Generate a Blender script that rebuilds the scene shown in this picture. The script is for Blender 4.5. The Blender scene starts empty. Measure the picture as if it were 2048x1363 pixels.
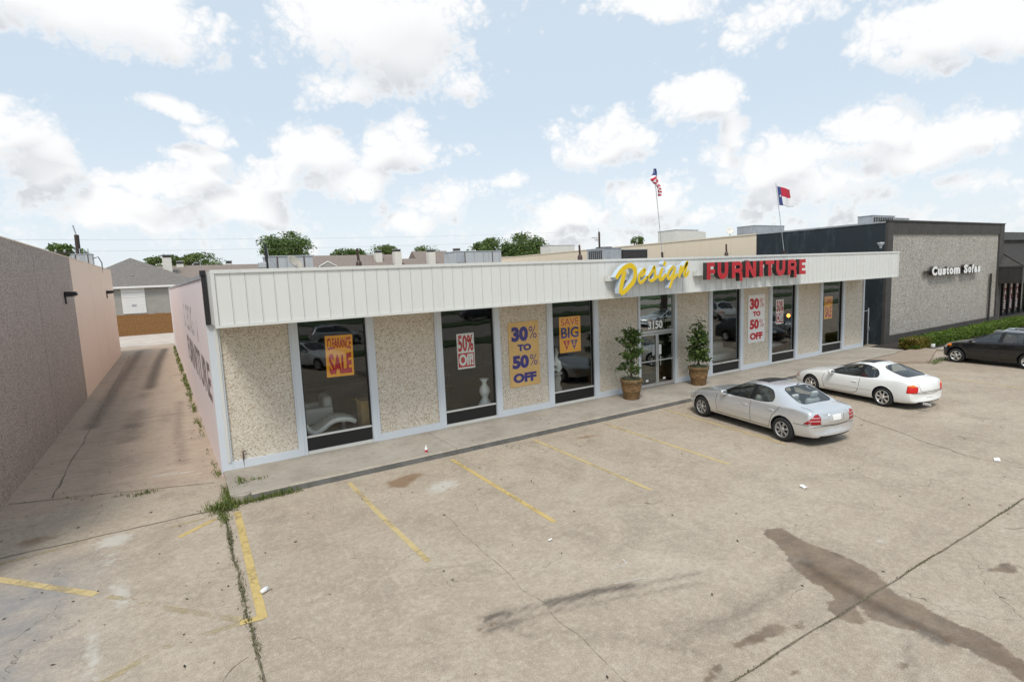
import bpy, bmesh, math, random
import numpy as np
from mathutils import Vector, Matrix, Euler, noise
from mathutils.bvhtree import BVHTree

random.seed(7)
rnd = random.Random(11)
PI = math.pi
sc = bpy.context.scene
COL = sc.collection

# ------------------------------------------------------------------ camera
cam = bpy.data.cameras.new('camera')
cam.sensor_width = 36.0
cam.lens = 36.0 * 1103.12 / 2048.0
cam.clip_end = 3000.0
camo = bpy.data.objects.new('camera', cam)
COL.objects.link(camo)
rt = Vector((0.85155, -0.52265, -0.04117)); up = Vector((0.09711, 0.08008, 0.99205)); fw = Vector((0.51520, 0.84878, -0.11895))
camo.matrix_world = Matrix(((rt.x, up.x, -fw.x, -2.787), (rt.y, up.y, -fw.y, -15.835), (rt.z, up.z, -fw.z, 4.900), (0, 0, 0, 1)))
sc.camera = camo

# ------------------------------------------------------------------ light and exposure
sc.view_settings.view_transform = 'Standard'
sc.view_settings.look = 'None'
sc.view_settings.gamma = 1.0
sc.view_settings.use_curve_mapping = False
sc.view_settings.exposure = EXPOSURE = 0.42
sc.render.engine = 'CYCLES'
sc.cycles.use_denoising = True
sc.cycles.adaptive_threshold = 0.02
sc.cycles.max_bounces = 6
sc.cycles.diffuse_bounces = 3
sc.cycles.glossy_bounces = 3
sc.cycles.transparent_max_bounces = 12
sc.cycles.caustics_reflective = False
sc.cycles.caustics_refractive = False

SUN_EL = math.radians(57)
SUN_AZ_VEC = Vector((-0.62, -0.78, 0)).normalized()        # where the sun stands, seen from the lot
sun_dir = Vector((SUN_AZ_VEC.x * math.cos(SUN_EL), SUN_AZ_VEC.y * math.cos(SUN_EL), math.sin(SUN_EL)))
sun = bpy.data.lights.new('sun', 'SUN')
sun.energy = 2.0
sun.angle = math.radians(16)
sun.color = (1.0, 0.955, 0.89)
suno = bpy.data.objects.new('sun', sun)
suno.rotation_euler = sun_dir.to_track_quat('Z', 'Y').to_euler()
COL.objects.link(suno)

# ------------------------------------------------------------------ node helper
class NT:
    def __init__(s, tree): s.t = tree; s.n = tree.nodes; s.l = tree.links
    def add(s, typ, **kw):
        nd = s.n.new(typ)
        for k, v in kw.items(): setattr(nd, k, v)
        return nd
    def put(s, sock, v):
        if isinstance(v, bpy.types.NodeSocket): s.l.new(v, sock)
        elif v is not None:
            try: sock.default_value = v
            except Exception:
                sock.default_value = (v[0], v[1], v[2], 1.0) if len(v) == 3 else v
    def math(s, op, a, b=None, c=None, clamp=False):
        nd = s.add('ShaderNodeMath', operation=op, use_clamp=clamp)
        for i, v in enumerate((a, b, c)):
            if v is not None: s.put(nd.inputs[i], v)
        return nd.outputs[0]
    def vmath(s, op, a, b=None, out=0):
        nd = s.add('ShaderNodeVectorMath', operation=op)
        s.put(nd.inputs[0], a)
        if b is not None:
            if op == 'SCALE': s.put(nd.inputs[3], b)
            else: s.put(nd.inputs[1], b)
        return nd.outputs[out]
    def mix(s, f, a, b, blend='MIX'):
        nd = s.add('ShaderNodeMix', data_type='RGBA', blend_type=blend)
        s.put(nd.inputs[0], f); s.put(nd.inputs[6], a); s.put(nd.inputs[7], b)
        return nd.outputs[2]
    def rng(s, v, a, b, c=0.0, d=1.0, smooth=False):
        nd = s.add('ShaderNodeMapRange', interpolation_type='SMOOTHSTEP' if smooth else 'LINEAR')
        s.put(nd.inputs[0], v)
        for i, x in zip((1, 2, 3, 4), (a, b, c, d)): s.put(nd.inputs[i], x)
        return nd.outputs[0]
    def noise(s, vec, scale, detail=4, rough=0.5, dist=0.0, col=False):
        nd = s.add('ShaderNodeTexNoise')
        if vec is not None: s.put(nd.inputs['Vector'], vec)
        nd.inputs['Scale'].default_value = scale; nd.inputs['Detail'].default_value = detail
        nd.inputs['Roughness'].default_value = rough; nd.inputs['Distortion'].default_value = dist
        return nd.outputs['Color' if col else 'Fac']
    def voro(s, vec, scale, feature='F1', out='Distance', rand=1.0):
        nd = s.add('ShaderNodeTexVoronoi', feature=feature)
        if vec is not None: s.put(nd.inputs['Vector'], vec)
        nd.inputs['Scale'].default_value = scale; nd.inputs['Randomness'].default_value = rand
        return nd.outputs[out]
    def ramp(s, f, stops):
        nd = s.add('ShaderNodeValToRGB'); el = nd.color_ramp.elements
        while len(el) < len(stops): el.new(0.5)
        for e, (p, c) in zip(el, stops): e.position = p; e.color = (c[0], c[1], c[2], 1)
        s.put(nd.inputs[0], f); return nd.outputs[0]
    def mapv(s, vec, scale=(1, 1, 1), loc=(0, 0, 0), rot=(0, 0, 0)):
        nd = s.add('ShaderNodeMapping'); s.put(nd.inputs[0], vec)
        nd.inputs[1].default_value = loc; nd.inputs[2].default_value = rot; nd.inputs[3].default_value = scale
        return nd.outputs[0]

# ------------------------------------------------------------------ sky with cumulus clouds
world = bpy.data.worlds.new('World'); sc.world = world; world.use_nodes = True
w = NT(world.node_tree)
for nd in list(w.n): w.n.remove(nd)
# (direction, right radius, up radius, amount) of the cumulus in view; elsewhere noise alone decides
CLOUDS = [((0.334,0.861,0.384),0.194,0.128,1.00),
    ((0.418,0.848,0.326),0.073,0.049,0.95),
    ((0.272,0.916,0.296),0.088,0.036,0.90),
    ((-0.029,0.930,0.366),0.152,0.070,1.00),
    ((0.025,0.939,0.344),0.063,0.038,0.80),
    ((-0.156,0.965,0.212),0.061,0.052,0.85),
    ((-0.117,0.974,0.192),0.040,0.030,0.70),
    ((0.095,0.924,0.371),0.021,0.036,0.70),
    ((0.028,0.966,0.257),0.042,0.016,0.75),
    ((0.066,0.970,0.233),0.041,0.027,0.70),
    ((0.212,0.954,0.214),0.073,0.057,0.95),
    ((0.357,0.909,0.216),0.093,0.046,0.95),
    ((0.165,0.971,0.175),0.089,0.048,0.85),
    ((0.271,0.947,0.172),0.092,0.038,0.80),
    ((-0.012,0.986,0.167),0.110,0.033,0.70),
    ((-0.048,0.992,0.117),0.131,0.044,0.75),
    ((0.104,0.987,0.120),0.119,0.048,0.80),
    ((-0.135,0.976,0.172),0.080,0.040,0.60),
    ((0.055,0.980,0.192),0.068,0.027,0.60),
    ((0.428,0.894,0.134),0.096,0.048,0.85),
    ((0.511,0.844,0.162),0.039,0.022,0.70),
    ((0.372,0.923,0.102),0.070,0.031,0.70),
    ((0.637,0.738,0.223),0.105,0.061,0.98),
    ((0.747,0.612,0.262),0.083,0.044,0.95),
    ((0.785,0.580,0.216),0.036,0.033,0.80),
    ((0.651,0.645,0.400),0.114,0.034,0.90),
    ((0.789,0.506,0.348),0.086,0.045,0.90),
    ((0.887,0.352,0.297),0.124,0.062,0.92),
    ((0.888,0.380,0.260),0.061,0.027,0.70),
    ((0.881,0.431,0.197),0.076,0.043,0.90),
    ((0.924,0.338,0.178),0.077,0.037,0.92),
    ((0.904,0.401,0.150),0.136,0.036,0.80),
    ((0.821,0.548,0.162),0.118,0.051,0.92),
    ((0.856,0.503,0.119),0.178,0.043,0.75),
    ((0.941,0.324,0.095),0.081,0.034,0.70),
    ((0.608,0.788,0.100),0.079,0.040,0.85),
    ((0.709,0.695,0.121),0.094,0.038,0.85),
    ((0.776,0.625,0.085),0.092,0.029,0.75),
    ((0.720,0.638,0.273),0.032,0.016,0.50)]
def cloud_group(name, fine):
    g = bpy.data.node_groups.new(name, 'ShaderNodeTree')
    g.interface.new_socket('Dir', in_out='INPUT', socket_type='NodeSocketVector')
    g.interface.new_socket('Density', in_out='OUTPUT', socket_type='NodeSocketFloat')
    n = NT(g); gi = n.add('NodeGroupInput'); go = n.add('NodeGroupOutput')
    d = gi.outputs[0]
    dw = n.vmath('ADD', d, n.vmath('SCALE', n.vmath('SUBTRACT', n.noise(d, 8.0, 2, 0.5, col=True), (0.5, 0.5, 0.5)), 0.10))
    tot = None
    for (c, a, b, am) in CLOUDS:
        cv = Vector(c).normalized()
        rv = cv.cross(Vector((0, 0, 1))).normalized(); uv_ = rv.cross(cv).normalized()
        x = n.vmath('DOT_PRODUCT', dw, tuple(rv / a), out=1); y = n.vmath('DOT_PRODUCT', dw, tuple(uv_ / b), out=1)
        # am - distance^2: the highest wins, one smooth step shapes them all afterwards
        f = n.math('SUBTRACT', n.math('SUBTRACT', am * 0.7, n.math('MULTIPLY', x, x)), n.math('MULTIPLY', y, y))
        tot = f if tot is None else n.math('MAXIMUM', tot, f)
    tot = n.rng(tot, -0.75, 0.60, 0.0, 1.0)
    sx = n.add('ShaderNodeSeparateXYZ'); n.put(sx.inputs[0], d)
    low = n.rng(sx.outputs[2], 0.01, 0.27, 0.53, 0.0, True)
    big = n.rng(n.noise(n.mapv(d, (1, 1, 1.9), (3.1, 0.4, 0.7)), 3.4, 2, 0.5), 0.46, 0.72, 0.0, 0.8, True)
    # the general field thins out where the clouds are placed one by one
    fv = n.vmath('DOT_PRODUCT', d, (0.515, 0.849, 0.12), out=1)
    big = n.math('MULTIPLY', big, n.rng(fv, 0.60, 0.78, 1.0, 0.15, True))
    tot = n.math('MAXIMUM', n.math('MAXIMUM', tot, big), low)
    if fine:
        puff = n.noise(n.mapv(d, (1, 1, 1.25)), 9.0, 7, 0.57, 0.2)
        bl = n.math('ABSOLUTE', n.math('SUBTRACT', n.noise(n.mapv(d, (1, 1, 1.15), (5, 1, 2)), 30.0, 3, 0.6), 0.5))
        pf = n.math('ADD', n.math('MULTIPLY', n.math('SUBTRACT', puff, 0.5), 2.0), n.math('MULTIPLY', n.math('SUBTRACT', bl, 0.07), 1.9))
        g.interface.new_socket('Body', in_out='OUTPUT', socket_type='NodeSocketFloat')
        g.links.new(n.math('SUBTRACT', n.math('ADD', tot, pf), 0.43), go.inputs[0]); g.links.new(tot, go.inputs[1])
    else:
        g.links.new(tot, go.inputs[0])
    return g
cg = cloud_group('cloud_field', True); cg2 = cloud_group('cloud_field_above', False)
tc = w.add('ShaderNodeTexCoord')
dirv = tc.outputs['Generated']
sky = w.add('ShaderNodeTexSky', sky_type='NISHITA', sun_disc=False)
sky.sun_elevation = SUN_EL
sky.sun_rotation = math.atan2(sun_dir.x, sun_dir.y)
sky.altitude = 30; sky.air_density = 1.0; sky.dust_density = 2.2; sky.ozone_density = 1.6
g1 = w.add('ShaderNodeGroup', node_tree=cg); w.put(g1.inputs[0], dirv)
g2 = w.add('ShaderNodeGroup', node_tree=cg2); w.put(g2.inputs[0], w.vmath('ADD', dirv, (-0.012, 0.0, 0.05)))
mask = w.rng(g1.outputs[0], -0.10, 0.44, 0.0, 1.0, True)
# more cloud overhead than here: the shaded base; less: the lit top
lift = w.math('SUBTRACT', g2.outputs[0], g1.outputs[1])
under = w.rng(lift, -0.22, 0.34, 0.0, 1.0, True)
thick = w.rng(g1.outputs[0], 0.02, 0.55, 0.0, 1.0, True)
shade = w.math('MULTIPLY', under, thick)
CW = 6.5
cloudc = w.mix(shade, (CW, CW * 1.0, CW * 1.0, 1), (CW * 0.69, CW * 0.715, CW * 0.75, 1))
sxyz = w.add('ShaderNodeSeparateXYZ'); w.put(sxyz.inputs[0], dirv)
hz = w.rng(sxyz.outputs[2], -0.02, 0.30, 0.0, 1.0, True)
hum = w.mix(hz, (5.7, 6.15, 6.45, 1), (4.45, 5.2, 5.9, 1))      # summer humidity pales the blue, most near the horizon
skyc = w.mix(0.86, sky.outputs[0], hum)
skyc = w.mix(w.math('MULTIPLY', mask, 0.96), skyc, cloudc)
world.cycles.sampling_method = 'MANUAL'; world.cycles.sample_map_resolution = 512
bg = w.add('ShaderNodeBackground'); w.put(bg.inputs[0], skyc); bg.inputs[1].default_value = 0.116
ow = w.add('ShaderNodeOutputWorld'); w.l.new(bg.outputs[0], ow.inputs[0])

# ------------------------------------------------------------------ object helpers
def tag(o, label=None, cat=None, group=None, kind=None):
    if label: o['label'] = label
    if cat: o['category'] = cat
    if group: o['group'] = group
    if kind: o['kind'] = kind
    return o
def thing(name, label, cat, loc=(0, 0, 0), rz=0.0, group=None):
    o = bpy.data.objects.new(name, None); COL.objects.link(o)
    o.location = loc; o.rotation_euler = (0, 0, rz); o.empty_display_size = 0.2
    return tag(o, label, cat, group)
def link(name, me, parent=None, loc=None, rot=None):
    o = bpy.data.objects.new(name, me); COL.objects.link(o)
    if parent is not None: o.parent = parent
    if loc is not None: o.location = loc
    if rot is not None: o.rotation_euler = rot
    return o
def copy_tree(o, parent=None):
    c = o.copy(); COL.objects.link(c); c.parent = parent
    for ch in o.children: copy_tree(ch, c)
    return c

class MB:
    """collects shapes, links them as one mesh object"""
    def __init__(s): s.v = []; s.f = []; s.m = []; s.sm = []
    def add(s, vs, fs, mi=0, smooth=False):
        b = len(s.v); s.v += [tuple(p) for p in vs]
        for f in fs: s.f.append(tuple(b + i for i in f)); s.m.append(mi); s.sm.append(smooth)
        return s
    def box(s, x0, y0, z0, x1, y1, z1, mi=0):
        vs = [(x0, y0, z0), (x1, y0, z0), (x1, y1, z0), (x0, y1, z0), (x0, y0, z1), (x1, y0, z1), (x1, y1, z1), (x0, y1, z1)]
        return s.add(vs, [(0, 3, 2, 1), (4, 5, 6, 7), (0, 1, 5, 4), (1, 2, 6, 5), (2, 3, 7, 6), (3, 0, 4, 7)], mi)
    def obox(s, c, ex, ey, ez, mi=0):      # oriented box: centre and three half-vectors
        c, ex, ey, ez = map(Vector, (c, ex, ey, ez))
        vs = [c + a * ex + b * ey + d * ez for d in (-1, 1) for (a, b) in ((-1, -1), (1, -1), (1, 1), (-1, 1))]
        return s.add(vs, [(0, 3, 2, 1), (4, 5, 6, 7), (0, 1, 5, 4), (1, 2, 6, 5), (2, 3, 7, 6), (3, 0, 4, 7)], mi)
    def rbox(s, x0, y0, z0, x1, y1, z1, r=0.05, n=3, mi=0):   # rounded box
        c = Vector(((x0 + x1) / 2, (y0 + y1) / 2, (z0 + z1) / 2)); h = Vector((abs(x1 - x0) / 2, abs(y1 - y0) / 2, abs(z1 - z0) / 2))
        r = min(r, h.x, h.y, h.z) * 0.999
        bm = bmesh.new(); bmesh.ops.create_cube(bm, size=2); bmesh.ops.subdivide_edges(bm, edges=bm.edges, cuts=2 * n - 1, use_grid_fill=True)
        vs = []
        for v in bm.verts:
            p = Vector((v.co.x * h.x, v.co.y * h.y, v.co.z * h.z)); q = Vector([max(-h[i] + r, min(h[i] - r, p[i])) for i in range(3)])
            # push the outer grid lines out to the rounded edge
            d = Vector(v.co); k = Vector([max(-1, min(1, d[i])) for i in range(3)])
            e = Vector([0 if abs(k[i]) < 0.66 else (abs(k[i]) - 0.66) / 0.34 * (1 if k[i] > 0 else -1) for i in range(3)])
            base = Vector([(h[i] - r) * max(-1, min(1, k[i] / 0.66)) for i in range(3)])
            m = max(abs(e.x), abs(e.y), abs(e.z), 1e-6); face = [abs(k[i]) > 0.999 for i in range(3)]
            dirv_ = Vector([(1 if k[i] > 0 else -1) if face[i] else e[i] for i in range(3)])
            dirv_.normalize(); vs.append(c + base + dirv_ * r)
        fs = [tuple(v.index for v in f.verts) for f in bm.faces]; bm.free()
        return s.add(vs, fs, mi, True)
    def prism(s, poly, y0, y1, axis='y', mi=0, smooth=False):   # 2-D outline pushed along an axis
        n = len(poly)
        def P(a, b, t): return {'y': (a, t, b), 'x': (t, a, b), 'z': (a, b, t)}[axis]
        vs = [P(a, b, y0) for a, b in poly] + [P(a, b, y1) for a, b in poly]
        fs = [tuple(range(n))[::-1], tuple(range(n, 2 * n))] + [(i, (i + 1) % n, n + (i + 1) % n, n + i) for i in range(n)]
        return s.add(vs, fs, mi, smooth)
    def tube(s, pts, r, n=8, mi=0, caps=True):
        pts = [Vector(p) for p in pts]; rs = r if isinstance(r, (list, tuple)) else [r] * len(pts)
        vs = []; fs = []; ref = None
        for i, p in enumerate(pts):
            t = (pts[min(i + 1, len(pts) - 1)] - pts[max(i - 1, 0)]).normalized()
            if ref is None: ref = Vector((0, 0, 1)) if abs(t.z) < 0.9 else Vector((1, 0, 0))
            a = t.cross(ref).normalized(); b = a.cross(t).normalized(); ref = b
            vs += [p + (a * math.cos(2 * PI * k / n) + b * math.sin(2 * PI * k / n)) * rs[i] for k in range(n)]
        for i in range(len(pts) - 1):
            for k in range(n): fs.append((i * n + k, i * n + (k + 1) % n, (i + 1) * n + (k + 1) % n, (i + 1) * n + k))
        s.add(vs, fs, mi, True)
        if caps: s.add(vs[:n], [tuple(range(n))], mi); s.add(vs[-n:], [tuple(range(n))[::-1]], mi)
        return s
    def lathe(s, prof, c=(0, 0, 0), n=24, axis='z', mi=0, smooth=True):
        c = Vector(c); vs = []; fs = []
        for r, h in prof:
            for k in range(n):
                a = 2 * PI * k / n; x, y = r * math.cos(a), r * math.sin(a)
                vs.append(c + Vector({'z': (x, y, h), 'y': (x, h, y), 'x': (h, x, y)}[axis]))
        for i in range(len(prof) - 1):
            for k in range(n): fs.append((i * n + k, i * n + (k + 1) % n, (i + 1) * n + (k + 1) % n, (i + 1) * n + k))
        return s.add(vs, fs, mi, smooth)
    def mesh(s, name, mats):
        me = bpy.data.meshes.new(name); me.from_pydata(s.v, [], s.f)
        for m in (mats if isinstance(mats, (list, tuple)) else [mats]): me.materials.append(m)
        me.polygons.foreach_set('material_index', s.m); me.polygons.foreach_set('use_smooth', s.sm)
        me.update(); return me
    def fixn(s, me):
        bm = bmesh.new(); bm.from_mesh(me); bmesh.ops.recalc_face_normals(bm, faces=bm.faces); bm.to_mesh(me); bm.free(); return me
    def build(s, name, mats, parent=None, loc=None, rot=None, fix=True):
        me = s.mesh(name, mats)
        if fix and len(s.v) < 60000: s.fixn(me)
        return link(name, me, parent, loc, rot)
def BOX(*a): return MB().box(*a)

# ------------------------------------------------------------------ materials
def mat(name, col=(0.5, 0.5, 0.5), rough=0.6, metal=0.0, spec=0.5, coat=0.0):
    m = bpy.data.materials.new(name); m.use_nodes = True
    n = NT(m.node_tree); b = n.n['Principled BSDF']
    b.inputs['Base Color'].default_value = (*col, 1); b.inputs['Roughness'].default_value = rough; b.inputs['Metallic'].default_value = metal
    b.inputs['Specular IOR Level'].default_value = spec; b.inputs['Coat Weight'].default_value = coat
    return m, n, b
def objco(n): return n.add('ShaderNodeTexCoord').outputs['Object']
def poco(n): return n.add('ShaderNodeNewGeometry').outputs['Position']
def bump(n, b, h, strength=0.3, dist=0.02):
    bp = n.add('ShaderNodeBump'); n.put(bp.inputs['Height'], h); bp.inputs['Strength'].default_value = strength; bp.inputs['Distance'].default_value = dist
    n.l.new(bp.outputs[0], b.inputs['Normal'])
def plain(name, col, rough=0.6, var=0.12, scale=3.0, metal=0.0, coat=0.0, spec=0.5, fine=0.0, bmp=0.0):
    """one colour with uneven wear"""
    m, n, b = mat(name, col, rough, metal, spec, coat); p = poco(n)
    f = n.math('ADD', n.math('MULTIPLY', n.noise(p, scale, 5, 0.6), 0.6), n.math('MULTIPLY', n.noise(p, scale * 9, 3, 0.6), 0.4))
    lo = tuple(c * (1 - var) for c in col); hi = tuple(min(1, c * (1 + var)) for c in col)
    n.put(b.inputs['Base Color'], n.ramp(f, [(0.3, lo), (0.7, hi)]))
    n.put(b.inputs['Roughness'], n.rng(n.noise(p, scale * 2.3, 3), 0.3, 0.7, max(0.02, rough * 0.85), min(1, rough * 1.15)))
    if bmp: bump(n, b, n.noise(p, scale * 12, 4, 0.6), bmp, 0.01)
    return m
def streaky(name, col, dirt=(0.35, 0.32, 0.27), amt=0.35, rough=0.5, sx=3.0, metal=0.0):
    """painted sheet with rain streaks"""
    m, n, b = mat(name, col, rough, metal); p = poco(n)
    st = n.noise(n.mapv(p, (sx, sx, 0.25)), 2.0, 5, 0.65)
    sp = n.noise(p, 1.1, 4, 0.6); f = n.math('MULTIPLY', n.rng(st, 0.48, 0.80, 0, 1, True), n.rng(sp, 0.3, 0.75, 0.15, 1))
    c = n.mix(n.math('MULTIPLY', f, amt), col, dirt)
    c = n.mix(n.rng(n.noise(p, 24, 3), 0.35, 0.75, 0.0, 0.12), c, tuple(x * 0.8 for x in col))
    rv = n.add('ShaderNodeObjectInfo').outputs['Random']          # each sheet aged a little differently
    c = n.mix(n.rng(rv, 0, 1, 0, 0.10), c, tuple(x * 0.72 for x in col))
    n.put(b.inputs['Base Color'], c); return m
def aggregate(name, cols, scale, mortar, top=None, bmp=0.8, streak=0.0):
    """exposed pebbles cast into a panel"""
    m, n, b = mat(name, cols[0], 0.75); p = poco(n)
    pj = n.vmath('ADD', p, n.vmath('SCALE', n.noise(p, scale * 0.8, 2, col=True), 0.012))
    vc = n.voro(pj, scale, 'F1', 'Color'); sp = n.add('ShaderNodeSeparateColor'); n.put(sp.inputs[0], vc)
    stops = [((i + 0.5) / len(cols), c) for i, c in enumerate(cols)]
    c = n.ramp(n.rng(sp.outputs[0], 0.02, 0.98), stops)
    ed = n.voro(pj, scale, 'DISTANCE_TO_EDGE', 'Distance')
    e = n.rng(ed, 0.02, 0.14, 0, 1, True)
    c = n.mix(e, mortar, c)
    lum = n.noise(p, 1.3, 4, 0.6)
    c = n.mix(n.rng(lum, 0.35, 0.7, 0.0, 0.16), c, tuple(x * 0.75 for x in mortar))
    if streak:
        st = n.noise(n.mapv(p, (2.2, 2.2, 0.16)), 1.6, 5, 0.65)
        c = n.mix(n.rng(st, 0.5, 0.8, 0, streak, True), c, (0.12, 0.115, 0.105, 1))
    n.put(b.inputs['Base Color'], c)
    bump(n, b, n.math('ADD', n.math('MULTIPLY', e, 0.7), n.math('MULTIPLY', sp.outputs[1], 0.3)), bmp, 0.02)
    return m
def glassm(name, tint=(0.55, 0.6, 0.58), ior=1.75, rough=0.0):
    m = bpy.data.materials.new(name); m.use_nodes = True; n = NT(m.node_tree); n.n.remove(n.n['Principled BSDF'])
    out = n.n['Material Output']; fr = n.add('ShaderNodeFresnel'); bf = n.add('ShaderNodeNewGeometry').outputs['Backfacing']
    n.put(fr.inputs[0], n.rng(bf, 0, 1, ior, 1.0 / ior))       # a thin pane mirrors alike from both sides
    tr = n.add('ShaderNodeBsdfTransparent'); tr.inputs[0].default_value = (*tint, 1)
    gl = n.add('ShaderNodeBsdfGlossy'); gl.inputs['Roughness'].default_value = rough; gl.inputs[0].default_value = (0.95, 0.97, 0.96, 1)
    if rough == 0.0:
        bp = n.add('ShaderNodeBump'); n.put(bp.inputs['Height'], n.noise(poco(n), 0.9, 2)); bp.inputs['Strength'].default_value = 0.06; bp.inputs['Distance'].default_value = 0.05
        n.l.new(bp.outputs[0], gl.inputs['Normal'])
    mx = n.add('ShaderNodeMixShader'); n.l.new(fr.outputs[0], mx.inputs[0]); n.l.new(tr.outputs[0], mx.inputs[1]); n.l.new(gl.outputs[0], mx.inputs[2])
    n.l.new(mx.outputs[0], out.inputs[0]); return m
def leafm(name, cols, rough=0.55, transl=0.25):
    m, n, b = mat(name, cols[0], rough, 0, 0.35)
    gi = n.add('ShaderNodeNewGeometry').outputs['Random Per Island']
    c = n.ramp(gi, [((i + 0.5) / len(cols), c) for i, c in enumerate(cols)])
    n.put(b.inputs['Base Color'], c)
    t = n.add('ShaderNodeBsdfTranslucent'); n.put(t.inputs[0], c)
    mx = n.add('ShaderNodeMixShader'); mx.inputs[0].default_value = transl
    n.l.new(b.outputs[0], mx.inputs[1]); n.l.new(t.outputs[0], mx.inputs[2]); n.l.new(mx.outputs[0], n.n['Material Output'].inputs[0])
    return m

M = {}
M['trim'] = streaky('pale_blue_grey_paint', (0.64, 0.685, 0.73), amt=0.15, rough=0.5)
M['fascia'] = streaky('cream_white_metal', (0.70, 0.70, 0.665), (0.46, 0.43, 0.36), 0.22, 0.45)
M['trimwhite'] = streaky('white_edge_metal', (0.68, 0.68, 0.645), (0.3, 0.27, 0.22), 0.3, 0.45)
M['pink'] = streaky('faded_pink_paint', (0.84, 0.73, 0.72), (0.62, 0.54, 0.52), 0.35, 0.8, 1.2)
M['peach'] = streaky('peach_paint', (0.86, 0.675, 0.53), (0.66, 0.50, 0.39), 0.35, 0.8, 1.0)
M['tanwall'] = streaky('tan_concrete', (0.82, 0.70, 0.53), (0.50, 0.34, 0.20), 0.4, 0.85, 1.5)
M['darkwall'] = streaky('blue_black_paint', (0.016, 0.024, 0.030), (0.17, 0.22, 0.24), 0.6, 0.7, 1.0)
M['charcoal'] = plain('charcoal_stucco', (0.060, 0.056, 0.052), 0.85, 0.2, 1.5, bmp=0.2)
M['pebble'] = aggregate('tan_pebble_panel', [(0.42, 0.32, 0.21), (0.82, 0.77, 0.67), (0.60, 0.50, 0.37), (0.88, 0.85, 0.78), (0.71, 0.635, 0.52), (0.78, 0.725, 0.63)], 31.0, (0.57, 0.50, 0.40), bmp=0.45)
M['pebble_grey'] = aggregate('grey_pebble_panel', [(0.26, 0.235, 0.205), (0.60, 0.565, 0.505), (0.38, 0.345, 0.30), (0.52, 0.485, 0.43), (0.68, 0.645, 0.585)], 17.0, (0.34, 0.315, 0.275), streak=0.4)
M['pebble_mauve'] = aggregate('mauve_pebble_wall', [(0.26, 0.20, 0.165), (0.66, 0.585, 0.52), (0.41, 0.33, 0.28), (0.74, 0.675, 0.61), (0.50, 0.42, 0.37)], 28.0, (0.37, 0.30, 0.255), streak=0.2)
M['sealant'] = plain('joint_sealant', (0.22, 0.19, 0.15), 0.8)
M['glass'] = glassm('shop_glass', (0.975, 0.985, 0.98), 1.52)
M['filmglass'] = glassm('reflective_film_glass', (0.62, 0.68, 0.66), 3.0)
M['doorglass'] = glassm('door_glass', (0.85, 0.89, 0.87), 1.9)
M['carglass'] = glassm('car_glass', (0.74, 0.79, 0.78), 1.75, 0.0)
M['cardark'] = glassm('tinted_car_glass', (0.22, 0.25, 0.25), 2.0, 0.0)
M['black'] = plain('black_panel', (0.008, 0.008, 0.009), 0.45, 0.2)
M['blackmetal'] = plain('black_metal', (0.014, 0.014, 0.014), 0.5, 0.2)
M['alu'] = plain('mill_aluminium', (0.55, 0.56, 0.55), 0.38, 0.08, 4, metal=0.6)
M['galv'] = plain('galvanised_sheet', (0.42, 0.44, 0.46), 0.45, 0.25, 2.5, metal=0.35)
M['galvdirty'] = streaky('stained_sheet_metal', (0.50, 0.515, 0.52), (0.13, 0.095, 0.07), 0.9, 0.55, 2.5, 0.2)
M['offwhite'] = plain('offwhite_paint', (0.66, 0.64, 0.58), 0.6, 0.1)
M['white'] = plain('white_paint', (0.78, 0.78, 0.76), 0.55, 0.05)
M['printwhite'] = plain('white_card', (0.80, 0.79, 0.77), 0.6, 0.03)
M['printred'] = plain('red_ink', (0.52, 0.008, 0.02), 0.5, 0.06)
M['printblue'] = plain('blue_ink', (0.05, 0.045, 0.21), 0.5, 0.08)
M['printyellow'] = plain('yellow_card', (0.98, 0.41, 0.004), 0.5, 0.05)
M['printtan'] = plain('tan_board', (0.68, 0.44, 0.17), 0.65, 0.10, 2.0)
M['signyellow'] = plain('yellow_sign_face', (0.72, 0.50, 0.008), 0.35, 0.06)
M['signred'] = plain('red_sign_face', (0.45, 0.008, 0.018), 0.3, 0.10)
M['signside'] = plain('pale_blue_sign_side', (0.50, 0.58, 0.66), 0.4, 0.08)
M['signdark'] = plain('bronze_sign_side', (0.035, 0.033, 0.03), 0.45, 0.15)
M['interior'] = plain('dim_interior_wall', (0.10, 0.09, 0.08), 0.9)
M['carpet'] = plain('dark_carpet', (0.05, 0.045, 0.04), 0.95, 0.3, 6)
M['leather'] = plain('white_leather', (0.70, 0.70, 0.64), 0.45, 0.06, 3)
M['leathergrey'] = plain('beige_leather', (0.45, 0.43, 0.38), 0.5, 0.06, 3)
M['woodlight'] = plain('light_wood', (0.42, 0.28, 0.12), 0.5, 0.2, 5)
M['wooddark'] = plain('dark_wood', (0.06, 0.03, 0.02), 0.4, 0.3, 5)
M['ceramic'] = plain('white_ceramic', (0.78, 0.80, 0.76), 0.25, 0.03)
M['roofgrey'] = plain('grey_shingle', (0.17, 0.155, 0.14), 0.95, 0.35, 4, bmp=0.4)
M['roofbrown'] = plain('brown_shingle', (0.22, 0.18, 0.155), 0.95, 0.3, 4, bmp=0.4)
M['siding'] = plain('grey_siding', (0.33, 0.32, 0.29), 0.8, 0.12, 1.2)
M['bark'] = plain('bark', (0.075, 0.055, 0.04), 0.95, 0.4, 8, bmp=0.5)
M['terracotta'] = plain('weathered_terracotta', (0.20, 0.118, 0.05), 0.85, 0.6, 7, bmp=0.5)
M['soil'] = plain('dark_mulch', (0.035, 0.028, 0.024), 0.98, 0.5, 20, bmp=0.8)
M['asphalt'] = plain('asphalt', (0.075, 0.072, 0.068), 0.95, 0.2, 2, bmp=0.3)
M['roofmemb'] = plain('roof_membrane', (0.25, 0.24, 0.22), 0.9, 0.2, 1)
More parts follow.
